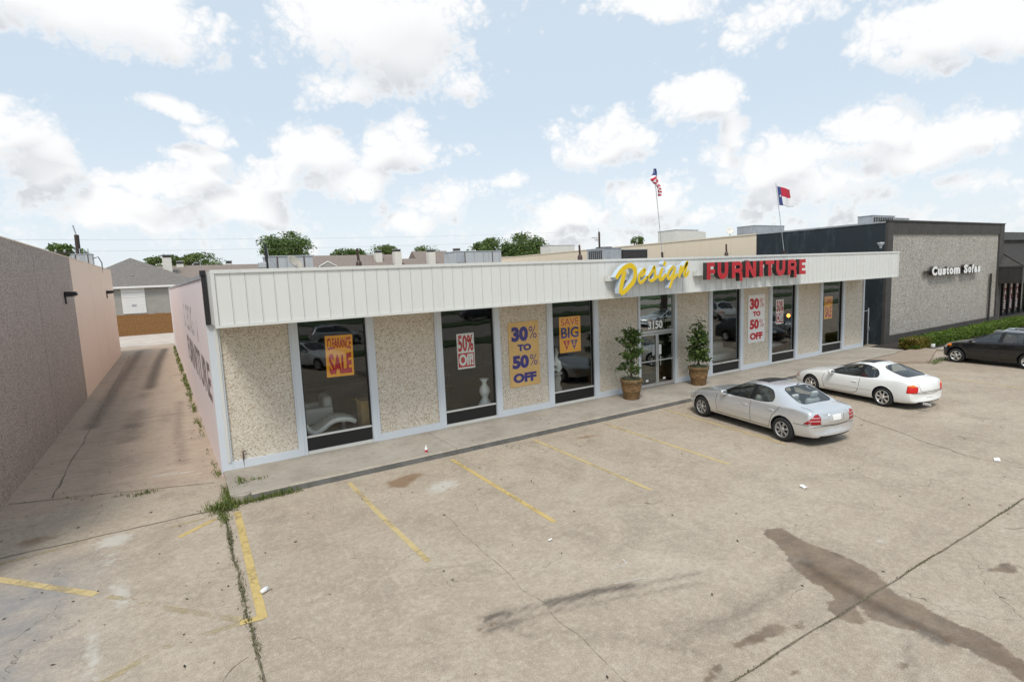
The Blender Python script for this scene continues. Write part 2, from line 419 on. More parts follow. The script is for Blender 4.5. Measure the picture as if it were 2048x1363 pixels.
M['rubber'] = plain('tyre_rubber', (0.016, 0.016, 0.016), 0.85, 0.2, 10)
M['chrome'] = plain('polished_alloy', (0.72, 0.73, 0.74), 0.22, 0.05, 6, metal=0.9)
M['alloy'] = plain('brake_dusted_alloy', (0.42, 0.42, 0.42), 0.38, 0.15, 8, metal=0.7)
M['dark'] = plain('dark_void', (0.006, 0.006, 0.006), 0.9, 0.1)
M['seatgrey'] = plain('car_seat', (0.42, 0.43, 0.42), 0.7, 0.06)
M['seatdark'] = plain('dark_car_seat', (0.05, 0.05, 0.052), 0.8, 0.1)
M['lampred'] = plain('red_lamp_lens', (0.30, 0.003, 0.008), 0.25, 0.06, coat=0.15)
M['lampredbright'] = plain('bright_red_lens', (0.62, 0.012, 0.010), 0.25, 0.06, coat=0.15)
M['lampamber'] = plain('amber_lens', (0.80, 0.20, 0.01), 0.25, 0.06, coat=0.15)
M['lampstripe'] = plain('pink_lamp_stripe', (0.50, 0.26, 0.27), 0.3, 0.06)
M['lampclear'] = plain('clear_lamp_lens', (0.55, 0.55, 0.53), 0.12, 0.06, metal=0.4, coat=0.6)
def paint(name, col, metal, rough=0.32, dust=0.10):
    m, n, b = mat(name, col, rough, metal, 0.5, 0.7); p = poco(n); b.inputs['Coat Roughness'].default_value = 0.06
    f = n.noise(p, 2.2, 5, 0.65); sx = n.add('ShaderNodeSeparateXYZ'); n.put(sx.inputs[0], p)
    low = n.rng(sx.outputs[2], 0.15, 0.75, 1.0, 0.25)
    n.put(b.inputs['Base Color'], n.mix(n.math('MULTIPLY', n.math('MULTIPLY', n.rng(f, 0.3, 0.7), low), dust * 3), col, (0.34, 0.29, 0.22, 1)))
    n.put(b.inputs['Coat Weight'], n.rng(f, 0.3, 0.8, 0.8, 0.5))
    return m
M['paint_silver'] = paint('silver_car_paint', (0.70, 0.71, 0.72), 0.66, 0.27, 0.04)
M['paint_white'] = paint('pearl_white_car_paint', (0.82, 0.825, 0.80), 0.0, 0.3, 0.05)
M['paint_black'] = paint('black_car_paint', (0.006, 0.006, 0.007), 0.0, 0.2, 0.0)
M['paint_blue'] = paint('dark_blue_car_paint', (0.02, 0.03, 0.05), 0.2, 0.25, 0.03)
M['leaf_dark'] = leafm('shrub_leaf', [(0.035, 0.075, 0.014), (0.10, 0.165, 0.035), (0.06, 0.115, 0.022), (0.17, 0.22, 0.07)])
M['leaf_tree'] = leafm('tree_leaf', [(0.07, 0.115, 0.03), (0.12, 0.185, 0.048), (0.09, 0.15, 0.04), (0.165, 0.23, 0.065)])
M['leaf_tree_lt'] = leafm('pale_tree_leaf', [(0.085, 0.125, 0.03), (0.13, 0.18, 0.045), (0.10, 0.15, 0.038), (0.16, 0.205, 0.06)])
M['leaf_hedge'] = leafm('hedge_leaf', [(0.055, 0.11, 0.012), (0.11, 0.18, 0.02), (0.075, 0.14, 0.015), (0.16, 0.23, 0.03)])
M['leaf_hedge_y'] = leafm('yellowed_hedge_leaf', [(0.12, 0.10, 0.012), (0.20, 0.16, 0.02), (0.10, 0.11, 0.015), (0.24, 0.19, 0.04)])
M['weed'] = leafm('weed_blade', [(0.10, 0.15, 0.03), (0.17, 0.21, 0.05), (0.23, 0.23, 0.08), (0.08, 0.13, 0.026)])
M['moss'] = leafm('joint_moss', [(0.08, 0.10, 0.025), (0.12, 0.135, 0.045), (0.16, 0.14, 0.075), (0.10, 0.09, 0.05)])
M['trailing'] = leafm('grey_trailing_leaf', [(0.16, 0.20, 0.12), (0.24, 0.28, 0.17), (0.12, 0.16, 0.08), (0.28, 0.29, 0.20)])
M['wood_fence'] = plain('cedar_fence', (0.22, 0.105, 0.028), 0.85, 0.35, 5)

# ------------------------------------------------------------------ the lot: one sheet to the horizon, stains kept as attributes
def axis(segs):
    a = []
    for lo, hi, st in segs:
        n = max(1, int(round((hi - lo) / st))); a += [lo + (hi - lo) * i / n for i in range(n)]
    return np.array(a + [segs[-1][1]])
gx = axis([(-900, -60, 120), (-60, -8, 8), (-8, 8, 0.085), (8, 34, 0.22), (34, 80, 6), (80, 900, 120)])
gy = axis([(-900, -90, 120), (-90, -15, 6), (-15, -1.5, 0.085), (-1.5, 9, 0.17), (9, 60, 0.6), (60, 120, 10), (120, 900, 120)])
X, Y = np.meshgrid(gx, gy)
def seg_d(px, py, a, b):
    ax, ay = a; bx, by = b; dx, dy = bx - ax, by - ay
    t = np.clip(((px - ax) * dx + (py - ay) * dy) / (dx * dx + dy * dy + 1e-9), 0, 1)
    return np.hypot(px - ax - t * dx, py - ay - t * dy)
def poly_sd(px, py, pts):
    d = np.full(px.shape, 1e9); ins = np.zeros(px.shape, bool)
    for i in range(len(pts)):
        a, b = pts[i], pts[(i + 1) % len(pts)]
        d = np.minimum(d, seg_d(px, py, a, b))
        c = (a[1] > py) != (b[1] > py)
        with np.errstate(divide='ignore', invalid='ignore'):
            xi = (b[0] - a[0]) * (py - a[1]) / (b[1] - a[1] + 1e-12) + a[0]
        ins ^= c & (px < xi)
    return np.where(ins, d, -d)
def blob(cx, cy, rx, ry, rot=0.0):
    c, s_ = math.cos(rot), math.sin(rot); u = ((X - cx) * c + (Y - cy) * s_) / rx; v = (-(X - cx) * s_ + (Y - cy) * c) / ry
    return np.exp(-(u * u + v * v) * 1.2)
def streakl(pts, wd):
    d = np.full(X.shape, 1e9)
    for a, b in zip(pts[:-1], pts[1:]): d = np.minimum(d, seg_d(X, Y, a, b))
    return np.exp(-(d / wd) ** 2)
wet = poly_sd(X, Y, [(6.14, -9.84), (6.5, -10.0), (6.4, -10.28), (6.31, -10.63), (6.37, -10.94), (6.35, -11.21), (6.33, -11.51), (6.26, -11.72), (6.13, -11.88), (6.03, -11.97), (5.92, -12.15), (5.84, -12.34), (5.92, -12.46), (5.82, -12.62), (5.79, -12.82), (5.78, -13.03), (5.81, -13.25), (5.71, -13.47), (5.56, -13.72), (5.1, -14.4), (4.9, -14.3), (5.25, -13.63), (5.23, -13.44), (5.29, -13.26), (5.22, -13.08), (5.28, -12.88), (5.27, -12.77), (5.1, -12.68), (5.03, -12.5), (5.01, -12.38), (4.94, -12.28), (5.02, -12.18), (5.11, -12.07), (5.07, -12.01), (4.96, -12.13), (4.9, -12.25), (4.75, -12.26), (4.65, -12.18), (4.63, -12.03), (4.67, -11.9), (4.67, -11.82), (4.82, -11.75), (5.02, -11.74), (5.1, -11.7), (5.16, -11.55), (5.19, -11.44), (5.17, -11.32), (5.23, -11.19), (5.33, -10.97), (5.46, -10.77), (5.66, -10.59), (5.92, -10.2), (5.9, -10.06)])
for pl_ in ([(7.7, -12.68), (8.19, -12.78), (8.18, -12.95), (7.86, -12.9)], [(2.98, -11.57), (3.41, -11.60), (3.68, -11.59), (3.85, -11.63), (3.80, -11.75), (3.36, -11.71), (3.0, -11.61)], [(3.96, -11.75), (4.13, -11.79), (4.07, -11.86), (3.94, -11.82)]):
    wet = np.maximum(wet, poly_sd(X, Y, pl_) + .03)
for cx, cy, r in [(4.35, -12.94, .07), (3.17, -12.29, .05), (2.25, -11.78, .08), (2.48, -11.71, .08), (0.42, -9.36, .06), (0.62, -9.36, .06)]:
    wet = np.maximum(wet, r * (1 - np.hypot((X - cx) * 0.8, (Y - cy) * 1.2) / r))
wet = np.clip(wet, -0.6, 0.6)
dark = np.zeros(X.shape)
for pts, wd, am in [([(-5.8, 9), (-5.75, 16), (-5.6, 30), (-5.5, 38)], .42, .62), ([(-3.8, 38), (-4.1, 28), (-4.25, 17)], .40, .80), ([(-3.0, 12), (-3.1, 6), (-3.0, 2)], .28, .45), ([(-4.4, 11), (-4.5, 6)], .6, .5),
    ([(.55, -9.15), (1.61, -9.43), (2.36, -9.6), (2.98, -9.85), (4.04, -10.15)], .095, .5), ([(1.55, -9.42), (2.4, -9.62), (2.9, -9.8)], .11, .85), ([(.41, -9.33), (.88, -9.46), (1.64, -9.67), (2.63, -9.97), (3.78, -10.36)], .09, .48), ([(.48, -9.47), (.99, -9.53)], .09, .65), ([(.6, -9.2), (.95, -9.28)], .07, .9), ([(.69, -9.52), (.93, -9.91)], .08, .45), ([(1.82, -10.55), (2.26, -11.09), (2.5, -11.43)], .09, .42),
    ([(5.55, -11.0), (4.8, -11.15), (3.5, -11.2), (2.6, -11.1)], .22, .42), ([(5.6, -11.0), (5.4, -11.7), (5.3, -12.6), (5.2, -13.0)], .16, .75), ([(4.95, -12.75), (4.2, -13.1), (3.6, -13.4)], .14, .38), ([(1.2, -10.0), (2.6, -10.75), (3.2, -11.2)], .10, .28)]:
    dark = np.maximum(dark, am * streakl(pts, wd))
for cx, cy, rx, ry, am in [(-4.5, 8.3, .55, 1.3, .7), (-5.3, 7, .8, 2.5, .35), (-3.4, 9, .5, 2.2, .4), (-4.3, 3.2, 1.4, 1.6, .40), (-4.4, 15, .5, 1.8, .5), (-5.5, 11, .5, 2.5, .4), (12.3, -4.2, .8, .7, .4), (12.2, -7.0, .8, .5, .35), (9.6, -4.4, .8, .9, .22), (6.8, -4.0, .9, .8, .26), (4.6, -4.2, .8, .8, .25), (-0.6, -4.1, .7, .7, .2), (18.3, -4.2, .8, .7, .35), (2.2, -5.6, .9, 1.2, .12), (-1.0, -3.0, 1.0, .3, .25), (1.5, -2.6, 2.2, .22, .25), (6.5, -2.7, 2.4, .25, .3), (22.5, -4.4, 1.4, 1.0, .25), (15.5, -9, 2.5, .8, .12)]:
    dark = np.maximum(dark, am * blob(cx, cy, rx, ry))
pale = np.zeros(X.shape)
for cx, cy, rx, ry, rot, am in [(2.2, -4.15, .65, .42, .4, .95), (-4.25, -2.75, .42, .48, 0, 1.0), (-4.3, -3.6, .42, .9, 0, .55), (-4.0, -5.2, .22, .9, .15, .8), (-4.2, -6.8, .16, 1.3, .1, .7), (-4.9, -1.2, .7, .5, 0, .4), (-3.3, -1.4, .8, .4, 0, .35), (-3.3, 1.15, .9, .14, -.25, .95), (-2.7, .7, .4, .16, 0, .6), (3.2, -9.0, .6, .3, 0, .4), (4.6, -6.2, .7, .35, .3, .3), (6.2, -12.0, .3, .1, .4, .5), (8.6, -9.2, .5, .25, 0, .3), (7.4, -11.3, .25, .12, .2, .7), (10.5, -3.2, 1.5, .3, 0, .3), (-2.2, -.4, .8, .5, 0, .4), (-5.2, 20, .25, 8, 0, .25)]:
    pale = np.maximum(pale, am * blob(cx, cy, rx, ry, rot))
blue = np.clip(np.maximum(blob(-5.35, -4.7, 1.0, 1.7) * 1.2, blob(-5.5, -6.8, 1.2, 2.2)), 0, 1)
lot = 1.0 / (1 + np.exp((np.abs(X - 8) - 60) / 8)) * 1.0
alley = ((X < -2.1) & (Y > -0.2)).astype(float) * np.clip((Y + 0.2) / 0.25, 0, 1)
rust = np.clip(blob(1.7, -3.15, .55, .28, .3) + 0.6 * blob(1.45, -3.45, .3, .3) + 0.7 * blob(7.3, -3.2, .6, .2) + 0.5 * blob(-5.7, -1.8, .8, .35), 0, 1)
# the slab is not dead flat
Zg = np.zeros(X.shape)
verts = np.stack([X.ravel(), Y.ravel(), Zg.ravel()], 1)
ny, nx = X.shape
idx = np.arange(nx * ny).reshape(ny, nx)
quads = np.stack([idx[:-1, :-1].ravel(), idx[:-1, 1:].ravel(), idx[1:, 1:].ravel(), idx[1:, :-1].ravel()], 1)
me = bpy.data.meshes.new('ground')
me.vertices.add(len(verts)); me.vertices.foreach_set('co', verts.astype(np.float32).ravel())
me.loops.add(quads.size); me.loops.foreach_set('vertex_index', quads.astype(np.int32).ravel())
me.polygons.add(len(quads)); me.polygons.foreach_set('loop_start', (np.arange(len(quads)) * 4).astype(np.int32))
me.update(calc_edges=True)
for nm, arr in (('wet', wet), ('dark', dark), ('pale', pale), ('blue', blue), ('alley', alley), ('rust', rust)):
    at_ = me.attributes.new(nm, 'FLOAT', 'POINT'); at_.data.foreach_set('value', arr.astype(np.float32).ravel())
def lot_material():
    m, n, b = mat('weathered_concrete', (0.4, 0.35, 0.28), 0.88, 0, 0.3); p = poco(n)
    A = lambda nm: n.add('ShaderNodeAttribute', attribute_name=nm).outputs['Fac']
    n1 = n.noise(p, 0.28, 3, 0.6); n2 = n.noise(p, 1.7, 5, 0.65); n3 = n.noise(p, 14, 4, 0.7); n4 = n.noise(p, 70, 2, 0.6)
    sw = n.noise(n.mapv(p, (0.35, 2.4, 1), rot=(0, 0, 0.12)), 1.6, 4, 0.75)          # broom and tyre streaks
    c = n.ramp(n1, [(0.30, (0.345, 0.275, 0.205)), (0.5, (0.41, 0.336, 0.256)), (0.7, (0.466, 0.392, 0.306))])
    sp_ = n.add('ShaderNodeSeparateXYZ'); n.put(sp_.inputs[0], p)      # the slabs were poured at different times
    c = n.mix(n.rng(sp_.outputs[1], -12.02, -11.98, 0.16, 0.0), c, (0.30, 0.25, 0.19, 1)); c = n.mix(n.rng(sp_.outputs[0], -2.32, -2.28, 0.22, 0.0), c, (0.50, 0.42, 0.33, 1))
    c = n.mix(n.rng(n2, 0.38, 0.66, 0, 0.45), c, (0.285, 0.232, 0.175, 1))
    c = n.mix(n.rng(sw, 0.45, 0.75, 0, 0.26), c, (0.43, 0.375, 0.30, 1))
    c = n.mix(n.rng(sw, 0.44, 0.25, 0, 0.22), c, (0.21, 0.172, 0.130, 1))
    bl = n.noise(p, 0.75, 5, 0.75, 0.6); c = n.mix(n.rng(bl, 0.50, 0.66, 0, 0.5), c, (0.205, 0.168, 0.127, 1)); c = n.mix(n.rng(bl, 0.46, 0.34, 0, 0.35), c, (0.46, 0.405, 0.33, 1))
    c = n.mix(n.rng(n3, 0.5, 0.72, 0, 0.6), c, (0.24, 0.195, 0.148, 1)); c = n.mix(n.rng(n3, 0.48, 0.30, 0, 0.5), c, (0.53, 0.465, 0.37, 1))
    n5 = n.noise(p, 6.5, 4, 0.7); c = n.mix(n.rng(n5, 0.50, 0.70, 0, 0.42), c, (0.26, 0.212, 0.16, 1)); c = n.mix(n.rng(n5, 0.48, 0.30, 0, 0.40), c, (0.52, 0.455, 0.36, 1))
    c = n.mix(n.rng(n4, 0.52, 0.70, 0, 0.7), c, (0.56, 0.505, 0.425, 1)); c = n.mix(n.rng(n4, 0.46, 0.32, 0, 0.6), c, (0.20, 0.165, 0.125, 1))
    spk = n.voro(p, 26, 'F1', 'Distance')
    c = n.mix(n.rng(spk, 0.16, 0.08, 0, 0.5), c, (0.10, 0.085, 0.07, 1))
    c = n.mix(n.math('MULTIPLY', A('alley'), n.rng(n2, 0.3, 0.62, 0.75, 0.3)), c, (0.43, 0.325, 0.25, 1))
    ac = n.noise(n.mapv(p, (0.7, 3.2, 1)), 1.8, 5, 0.75); c = n.mix(n.math('MULTIPLY', A('alley'), n.rng(ac, 0.48, 0.74, 0, 0.45)), c, (0.205, 0.155, 0.122, 1)); c = n.mix(n.math('MULTIPLY', A('alley'), n.rng(ac, 0.46, 0.28, 0, 0.6)), c, (0.47, 0.385, 0.315, 1))
    c = n.mix(n.math('MULTIPLY', A('blue'), n.rng(n2, 0.3, 0.6, 0.25, 0.8)), c, (0.215, 0.215, 0.22, 1))
    c = n.mix(n.math('MULTIPLY', n.rng(n.math('ADD', A('rust'), n.math('MULTIPLY', n.math('SUBTRACT', n2, 0.5), 1.2)), 0.25, 0.75, 0, 1, True), 0.75), c, (0.20, 0.118, 0.058, 1))
    pj = n.math('ADD', A('pale'), n.math('MULTIPLY', n.math('SUBTRACT', n.noise(p, 5.5, 6, 0.72), 0.5), 1.5))
    c = n.mix(n.rng(pj, 0.38, 0.85, 0, 0.8, True), c, (0.50, 0.475, 0.42, 1))
    dj = n.math('ADD', A('dark'), n.math('MULTIPLY', n.math('SUBTRACT', n.noise(n.mapv(p, (0.6, 1.5, 1), rot=(0, 0, -0.3)), 6.0, 6, 0.8), 0.5), 1.0))
    c = n.mix(n.rng(dj, 0.12, 0.95, 0, 0.80, True), c, (0.055, 0.047, 0.040, 1))
    wj = n.math('ADD', A('wet'), n.math('ADD', n.math('MULTIPLY', n.math('SUBTRACT', n.noise(p, 6.5, 5, 0.65), 0.5), 0.16), n.math('MULTIPLY', n.math('SUBTRACT', n3, 0.5), 0.05)))
    wm = n.rng(wj, -0.03, 0.035, 0, 1, True)
    c = n.mix(n.math('MULTIPLY', wm, n.rng(n2, 0.3, 0.65, 0.82, 0.52)), c, n.ramp(n.noise(p, 2.2, 5, 0.6), [(0.3, (0.060, 0.040, 0.027)), (0.65, (0.145, 0.090, 0.052))]))
    ck = n.voro(n.vmath('ADD', p, n.vmath('SCALE', n.noise(p, 1.3, 3, 0.7, col=True), 0.9)), 0.33, 'DISTANCE_TO_EDGE', 'Distance')
    cm = n.math('MULTIPLY', n.rng(ck, 0.0022, 0.0008, 0, 0.75), n.rng(n.noise(p, 0.5, 2), 0.50, 0.58, 0, 1))
    c = n.mix(cm, c, (0.10, 0.085, 0.065, 1))
    n.put(b.inputs['Base Color'], c)
    n.put(b.inputs['Roughness'], n.rng(wm, 0, 1, 0.9, 0.72))
    bump(n, b, n.math('ADD', n.math('MULTIPLY', n3, 0.5), n.math('ADD', n.math('MULTIPLY', n4, 0.3), n.math('MULTIPLY', cm, -1.2))), 0.35, 0.012)
    return m
M['lot'] = lot_material()
me.materials.append(M['lot'])
ground = link('ground', me); tag(ground, kind='structure')

# ------------------------------------------------------------------ paving details that lie on the lot
def worn_paint(name, col, keep):
    m = bpy.data.materials.new(name); m.use_nodes = True; n = NT(m.node_tree); b = n.n['Principled BSDF']; p = poco(n)
    n.put(b.inputs['Base Color'], n.mix(n.rng(n.noise(p, 9, 5, 0.7), 0.4, 0.7, 0, 0.5), col, tuple(c * 0.6 for c in col)))
    b.inputs['Roughness'].default_value = 0.85
    f = n.math('ADD', n.math('MULTIPLY', n.noise(p, 1.1, 4, 0.6), 0.55), n.math('ADD', n.math('MULTIPLY', n.noise(p, 11, 5, 0.7), 0.3), n.math('MULTIPLY', n.noise(p, 60, 3, 0.7), 0.15)))
    a = n.rng(f, keep - 0.07, keep + 0.07, 1, 0)
    t = n.add('ShaderNodeBsdfTransparent'); mx = n.add('ShaderNodeMixShader')
    n.l.new(a, mx.inputs[0]); n.l.new(t.outputs[0], mx.inputs[1]); n.l.new(b.outputs[0], mx.inputs[2]); n.l.new(mx.outputs[0], n.n['Material Output'].inputs[0])
    return m
M['line_strong'] = worn_paint('yellow_road_paint', (0.54, 0.40, 0.155), 0.59)
M['line_mid'] = worn_paint('worn_yellow_paint', (0.52, 0.405, 0.20), 0.57)
M['line_faint'] = worn_paint('faded_yellow_paint', (0.47, 0.385, 0.225), 0.475)
M['line_white'] = worn_paint('worn_white_paint', (0.55, 0.52, 0.45), 0.47)
def strip(name, pts, wd, m, z=0.004, parent=ground, jit=0.0, closed=False):
    mb = MB(); L = []; R_ = []
    P = [Vector((a, b, 0)) for a, b in pts]
    for i, q in enumerate(P):
        t = (P[min(i + 1, len(P) - 1)] - P[max(i - 1, 0)]).normalized(); nn = Vector((-t.y, t.x, 0)) * (wd / 2 * (1 + rnd.uniform(-jit, jit)))
        L.append(q + nn); R_.append(q - nn)
    vs = [(q.x, q.y, z) for q in L] + [(q.x, q.y, z) for q in R_]; n = len(P)
    mb.add(vs, [(i, n + i, n + i + 1, i + 1) for i in range(n - 1)])
    return mb.build(name, m, parent, fix=False)
def wig(a, b, step, amp):
    a, b = Vector(a), Vector(b); n = max(2, int((b - a).length / step)); d = (b - a).normalized(); nn = Vector((-d.y, d.x)); out = []
    for i in range(n + 1):
        q = a.lerp(b, i / n); k = noise.noise(Vector((q.x * 1.7, q.y * 1.7, 3.3))) * amp * (0 < i < n); out.append((q.x + nn.x * k, q.y + nn.y * k))
    return out
# stall lines along the kerb, then the hatched corner by the alley
for pts, wd, m, z in [([(0.45, -2.5), (0.48, -4.9), (0.56, -7.22)], .115, 'line_mid', .004), ([(3.22, -2.52), (3.23, -7.27)], .115, 'line_strong', .004), ([(5.95, -2.5), (5.90, -7.25)], .11, 'line_mid', .004),
        ([(8.70, -2.46), (8.60, -7.25)], .11, 'line_mid', .004), ([(11.50, -2.4), (11.10, -7.15)], .11, 'line_mid', .004), ([(14.62, -2.6), (14.15, -7.3)], .11, 'line_faint', .004), ([(20.3, -3.2), (19.8, -8.0)], .11, 'line_faint', .004), ([(23.9, -4.6), (23.4, -9.0)], .11, 'line_mid', .004),
        ([(-2.05, -2.72), (-2.12, -7.30)], .135, 'line_strong', .004), ([(-2.10, -7.26), (-2.42, -7.22)], .13, 'line_strong', .008), ([(-2.42, -7.22), (-3.4, -7.2), (-4.6, -7.9)], .12, 'line_faint', .004), ([(-2.38, -7.15), (-3.45, -6.0)], .12, 'line_faint', .008),
        ([(-4.33, -4.96), (-6.05, -3.12)], .14, 'line_mid', .004), ([(-2.48, -2.85), (-3.15, -3.38)], .12, 'line_strong', .004), ([(-2.45, -2.65), (-3.3, -2.72)], .1, 'line_faint', .004), ([(-4.7, -2.45), (-6.2, -2.62)], .14, 'line_faint', .004),
        ([(-4.15, -5.15), (-3.4, -6.0)], .11, 'line_faint', .004), ([(27.0, -4.6), (27.2, -9.2)], .1, 'line_faint', .004)]:
    strip('painted_line', pts, wd, M[m], z)
M['crack'] = plain('joint_dirt', (0.15, 0.125, 0.088), 0.95, 0.5, 9)
strip('expansion_joint', wig((-0.4, -11.95), (34, -12.25), 0.25, 0.03), 0.026, M['crack'], .006, jit=.4)
strip('expansion_joint', wig((-2.32, -2.5), (-2.27, -15), 0.15, 0.06), 0.032, M['crack'], .006, jit=.5)
strip('expansion_joint', wig((-6.6, 1.2), (-2.35, -0.35), 0.2, 0.05), 0.025, M['crack'], .006, jit=.7)
strip('expansion_joint', wig((-6.6, -2.32), (-2.4, -2.30), 0.2, 0.05), 0.028, M['crack'], .006, jit=.7)
strip('expansion_joint', wig((-5.75, 1.0), (-6.0, 35), 0.5, 0.08), 0.03, M['crack'], .006, jit=.7)
strip('expansion_joint', wig((-6.6, 9.5), (-2.5, 9.4), 0.3, 0.05), 0.03, M['crack'], .006, jit=.7)
strip('expansion_joint', wig((-6.6, 21), (-2.8, 21), 0.3, 0.05), 0.04, M['crack'], .006, jit=.7)
strip('crack', wig((1.57, -5.7), (1.48, -8.6), 0.08, 0.10), 0.005, M['crack'], .006, jit=.8)
strip('crack', wig((1.48, -8.6), (1.40, -11.3), 0.08, 0.12), 0.005, M['crack'], .006, jit=.8)
strip('crack', wig((15.3, -6.7), (13.6, -10.2), 0.1, 0.18), 0.016, M['crack'], .006, jit=.8)
strip('crack', wig((13.6, -10.2), (13.5, -12.1), 0.1, 0.12), 0.012, M['crack'], .006, jit=.8)
strip('crack', wig((9.6, -12.3), (11.8, -13.6), 0.1, 0.12), 0.012, M['crack'], .006, jit=.8)
strip('crack', wig((-2.4, -8.1), (-4.1, -9.9), 0.1, 0.2), 0.007, M['crack'], .006, jit=.8)
M['slab_pale'] = plain('chalk', (0.58, 0.56, 0.52), 0.9)
# white chalky scrapes by the tyre marks
strip('chalk_scrape', [(2.95, -9.22), (3.1, -9.28), (3.28, -9.25), (3.33, -9.12)], 0.018, M['slab_pale'], .006, jit=.6)
strip('chalk_scrape', [(2.70, -9.60), (2.9, -9.66), (3.12, -9.72), (3.3, -9.86)], 0.012, M['slab_pale'], .006, jit=.6)

# back alley, street behind the viewer (the shop windows mirror it)
tag(BOX(-60, 42.5, -.02, 25, 57, .012).build('alley_pavement', plain('pale_alley_concrete', (0.50, 0.44, 0.38), 0.9, 0.25, 0.9, bmp=0.3)), kind='structure')
M['grassflat'] = plain('mown_grass', (0.045, 0.085, 0.018), 0.95, 0.35, 2.5, bmp=0.8)
tag(BOX(-90, -22.5, 0, 140, -19.3, .10).build('verge', M['grassflat']), kind='structure')
tag(BOX(-200, -33.5, -.02, 240, -22.5, .012).build('street', plain('street_concrete', (0.30, 0.265, 0.225), 0.9, 0.15, 0.6)), kind='structure')
tag(BOX(-200, -37.5, 0, 240, -33.5, .14).build('median', M['grassflat']), kind='structure')
tag(BOX(-200, -48, -.02, 240, -37.5, .012).build('far_street', plain('far_street_concrete', (0.28, 0.25, 0.22), 0.9, 0.15, 0.6)), kind='structure')
tag(BOX(-200, -56, 0, 240, -48, .12).build('far_verge', M['grassflat']), kind='structure')

# ------------------------------------------------------------------ sidewalk, kerb, ramp slab
def slabmat():
    m, n, b = mat('sidewalk_concrete', (0.4, 0.37, 0.32), 0.88, 0, 0.3); p = poco(n)
    n1 = n.noise(p, 0.7, 6, 0.65); n2 = n.noise(p, 5, 5, 0.7); n3 = n.noise(p, 40, 3, 0.7)
    c = n.ramp(n1, [(0.3, (0.28, 0.248, 0.205)), (0.5, (0.36, 0.325, 0.275)), (0.7, (0.42, 0.385, 0.33))])
    c = n.mix(n.rng(n2, 0.5, 0.8, 0, 0.6), c, (0.20, 0.175, 0.145, 1)); c = n.mix(n.rng(n3, 0.55, 0.8, 0, 0.4), c, (0.5, 0.47, 0.42, 1))
    n.put(b.inputs['Base Color'], c); bump(n, b, n.math('ADD', n2, n3), 0.25, 0.01); return m
M['slab'] = slabmat()
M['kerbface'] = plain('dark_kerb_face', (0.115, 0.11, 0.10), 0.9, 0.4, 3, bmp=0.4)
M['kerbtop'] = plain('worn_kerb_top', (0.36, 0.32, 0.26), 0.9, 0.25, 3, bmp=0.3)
sidewalk = BOX(-2.10, -2.02, 0, 28.55, -0.02, .10).build('sidewalk', M['slab']); tag(sidewalk, kind='structure')
xs = [-2.12, 3.55, 8.18, 12.9, 17.6, 22.2, 28.6]
for a, b_ in zip(xs[:-1], xs[1:]):
    a0 = a + (0.42 if a < -2 else 0)
    BOX(a + .006, -2.03, .1, b_ - .006, 0.02, .15).build('paving_slab', M['slab'], sidewalk)
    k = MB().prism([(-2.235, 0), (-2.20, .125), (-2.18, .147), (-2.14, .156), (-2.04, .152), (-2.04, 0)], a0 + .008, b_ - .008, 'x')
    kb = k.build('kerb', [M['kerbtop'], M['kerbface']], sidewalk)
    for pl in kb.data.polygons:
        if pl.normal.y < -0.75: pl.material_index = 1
# broken corner of the kerb at the alley end
MB().prism([(-2.10, -2.03), (-2.06, -1.1), (-1.9, -0.75), (-1.68, -1.0), (-1.70, -2.10), (-1.86, -2.2)], 0.0, .135, 'z').build('broken_kerb_corner', M['kerbtop'], sidewalk)
ramp = MB().prism([(24.9, -2.26), (26.0, -3.55), (26.95, -4.25), (29.3, -3.5), (31.2, -2.9), (31.2, -2.1), (28.7, -2.06), (28.62, -2.26)], 0, .115, 'z').build('ramp_slab', plain('brown_walk_concrete', (0.33, 0.26, 0.20), 0.9, 0.2, 1.5, bmp=0.3)); tag(ramp, kind='structure')
BOX(28.62, -2.05, 0, 29.6, -0.02, .15).build('paving_slab', M['slab'], sidewalk)
walk2 = BOX(31.25, -4.1, 0, 58, -2.75, .10).build('path', M['kerbtop']); tag(walk2, kind='structure')
bed = BOX(29.75, -2.70, 0, 47.6, -0.03, .06).build('planting_bed', M['soil']); tag(bed, kind='structure')

# ------------------------------------------------------------------ fixed lettering helper (flat print or cut-out letters)
def text_geo(s, bold=0.0, space=1.0):
    cu = bpy.data.curves.new('tmp', 'FONT'); cu.body = s; cu.size = 1.0; cu.offset = bold; cu.resolution_u = 3; cu.space_character = space
    o = bpy.data.objects.new('tmp', cu); COL.objects.link(o)
    dg = bpy.context.evaluated_depsgraph_get(); me_ = bpy.data.meshes.new_from_object(o.evaluated_get(dg))
    vs = [tuple(v.co) for v in me_.vertices]; fs = [tuple(p.vertices) for p in me_.polygons]
    bpy.data.objects.remove(o); bpy.data.curves.remove(cu); bpy.data.meshes.remove(me_)
    x0 = min(v[0] for v in vs); x1 = max(v[0] for v in vs); y0 = min(v[1] for v in vs); y1 = max(v[1] for v in vs)
    return [((v[0] - x0) / (x1 - x0), (v[1] - y0) / (y1 - y0)) for v in vs], fs
TG = {}
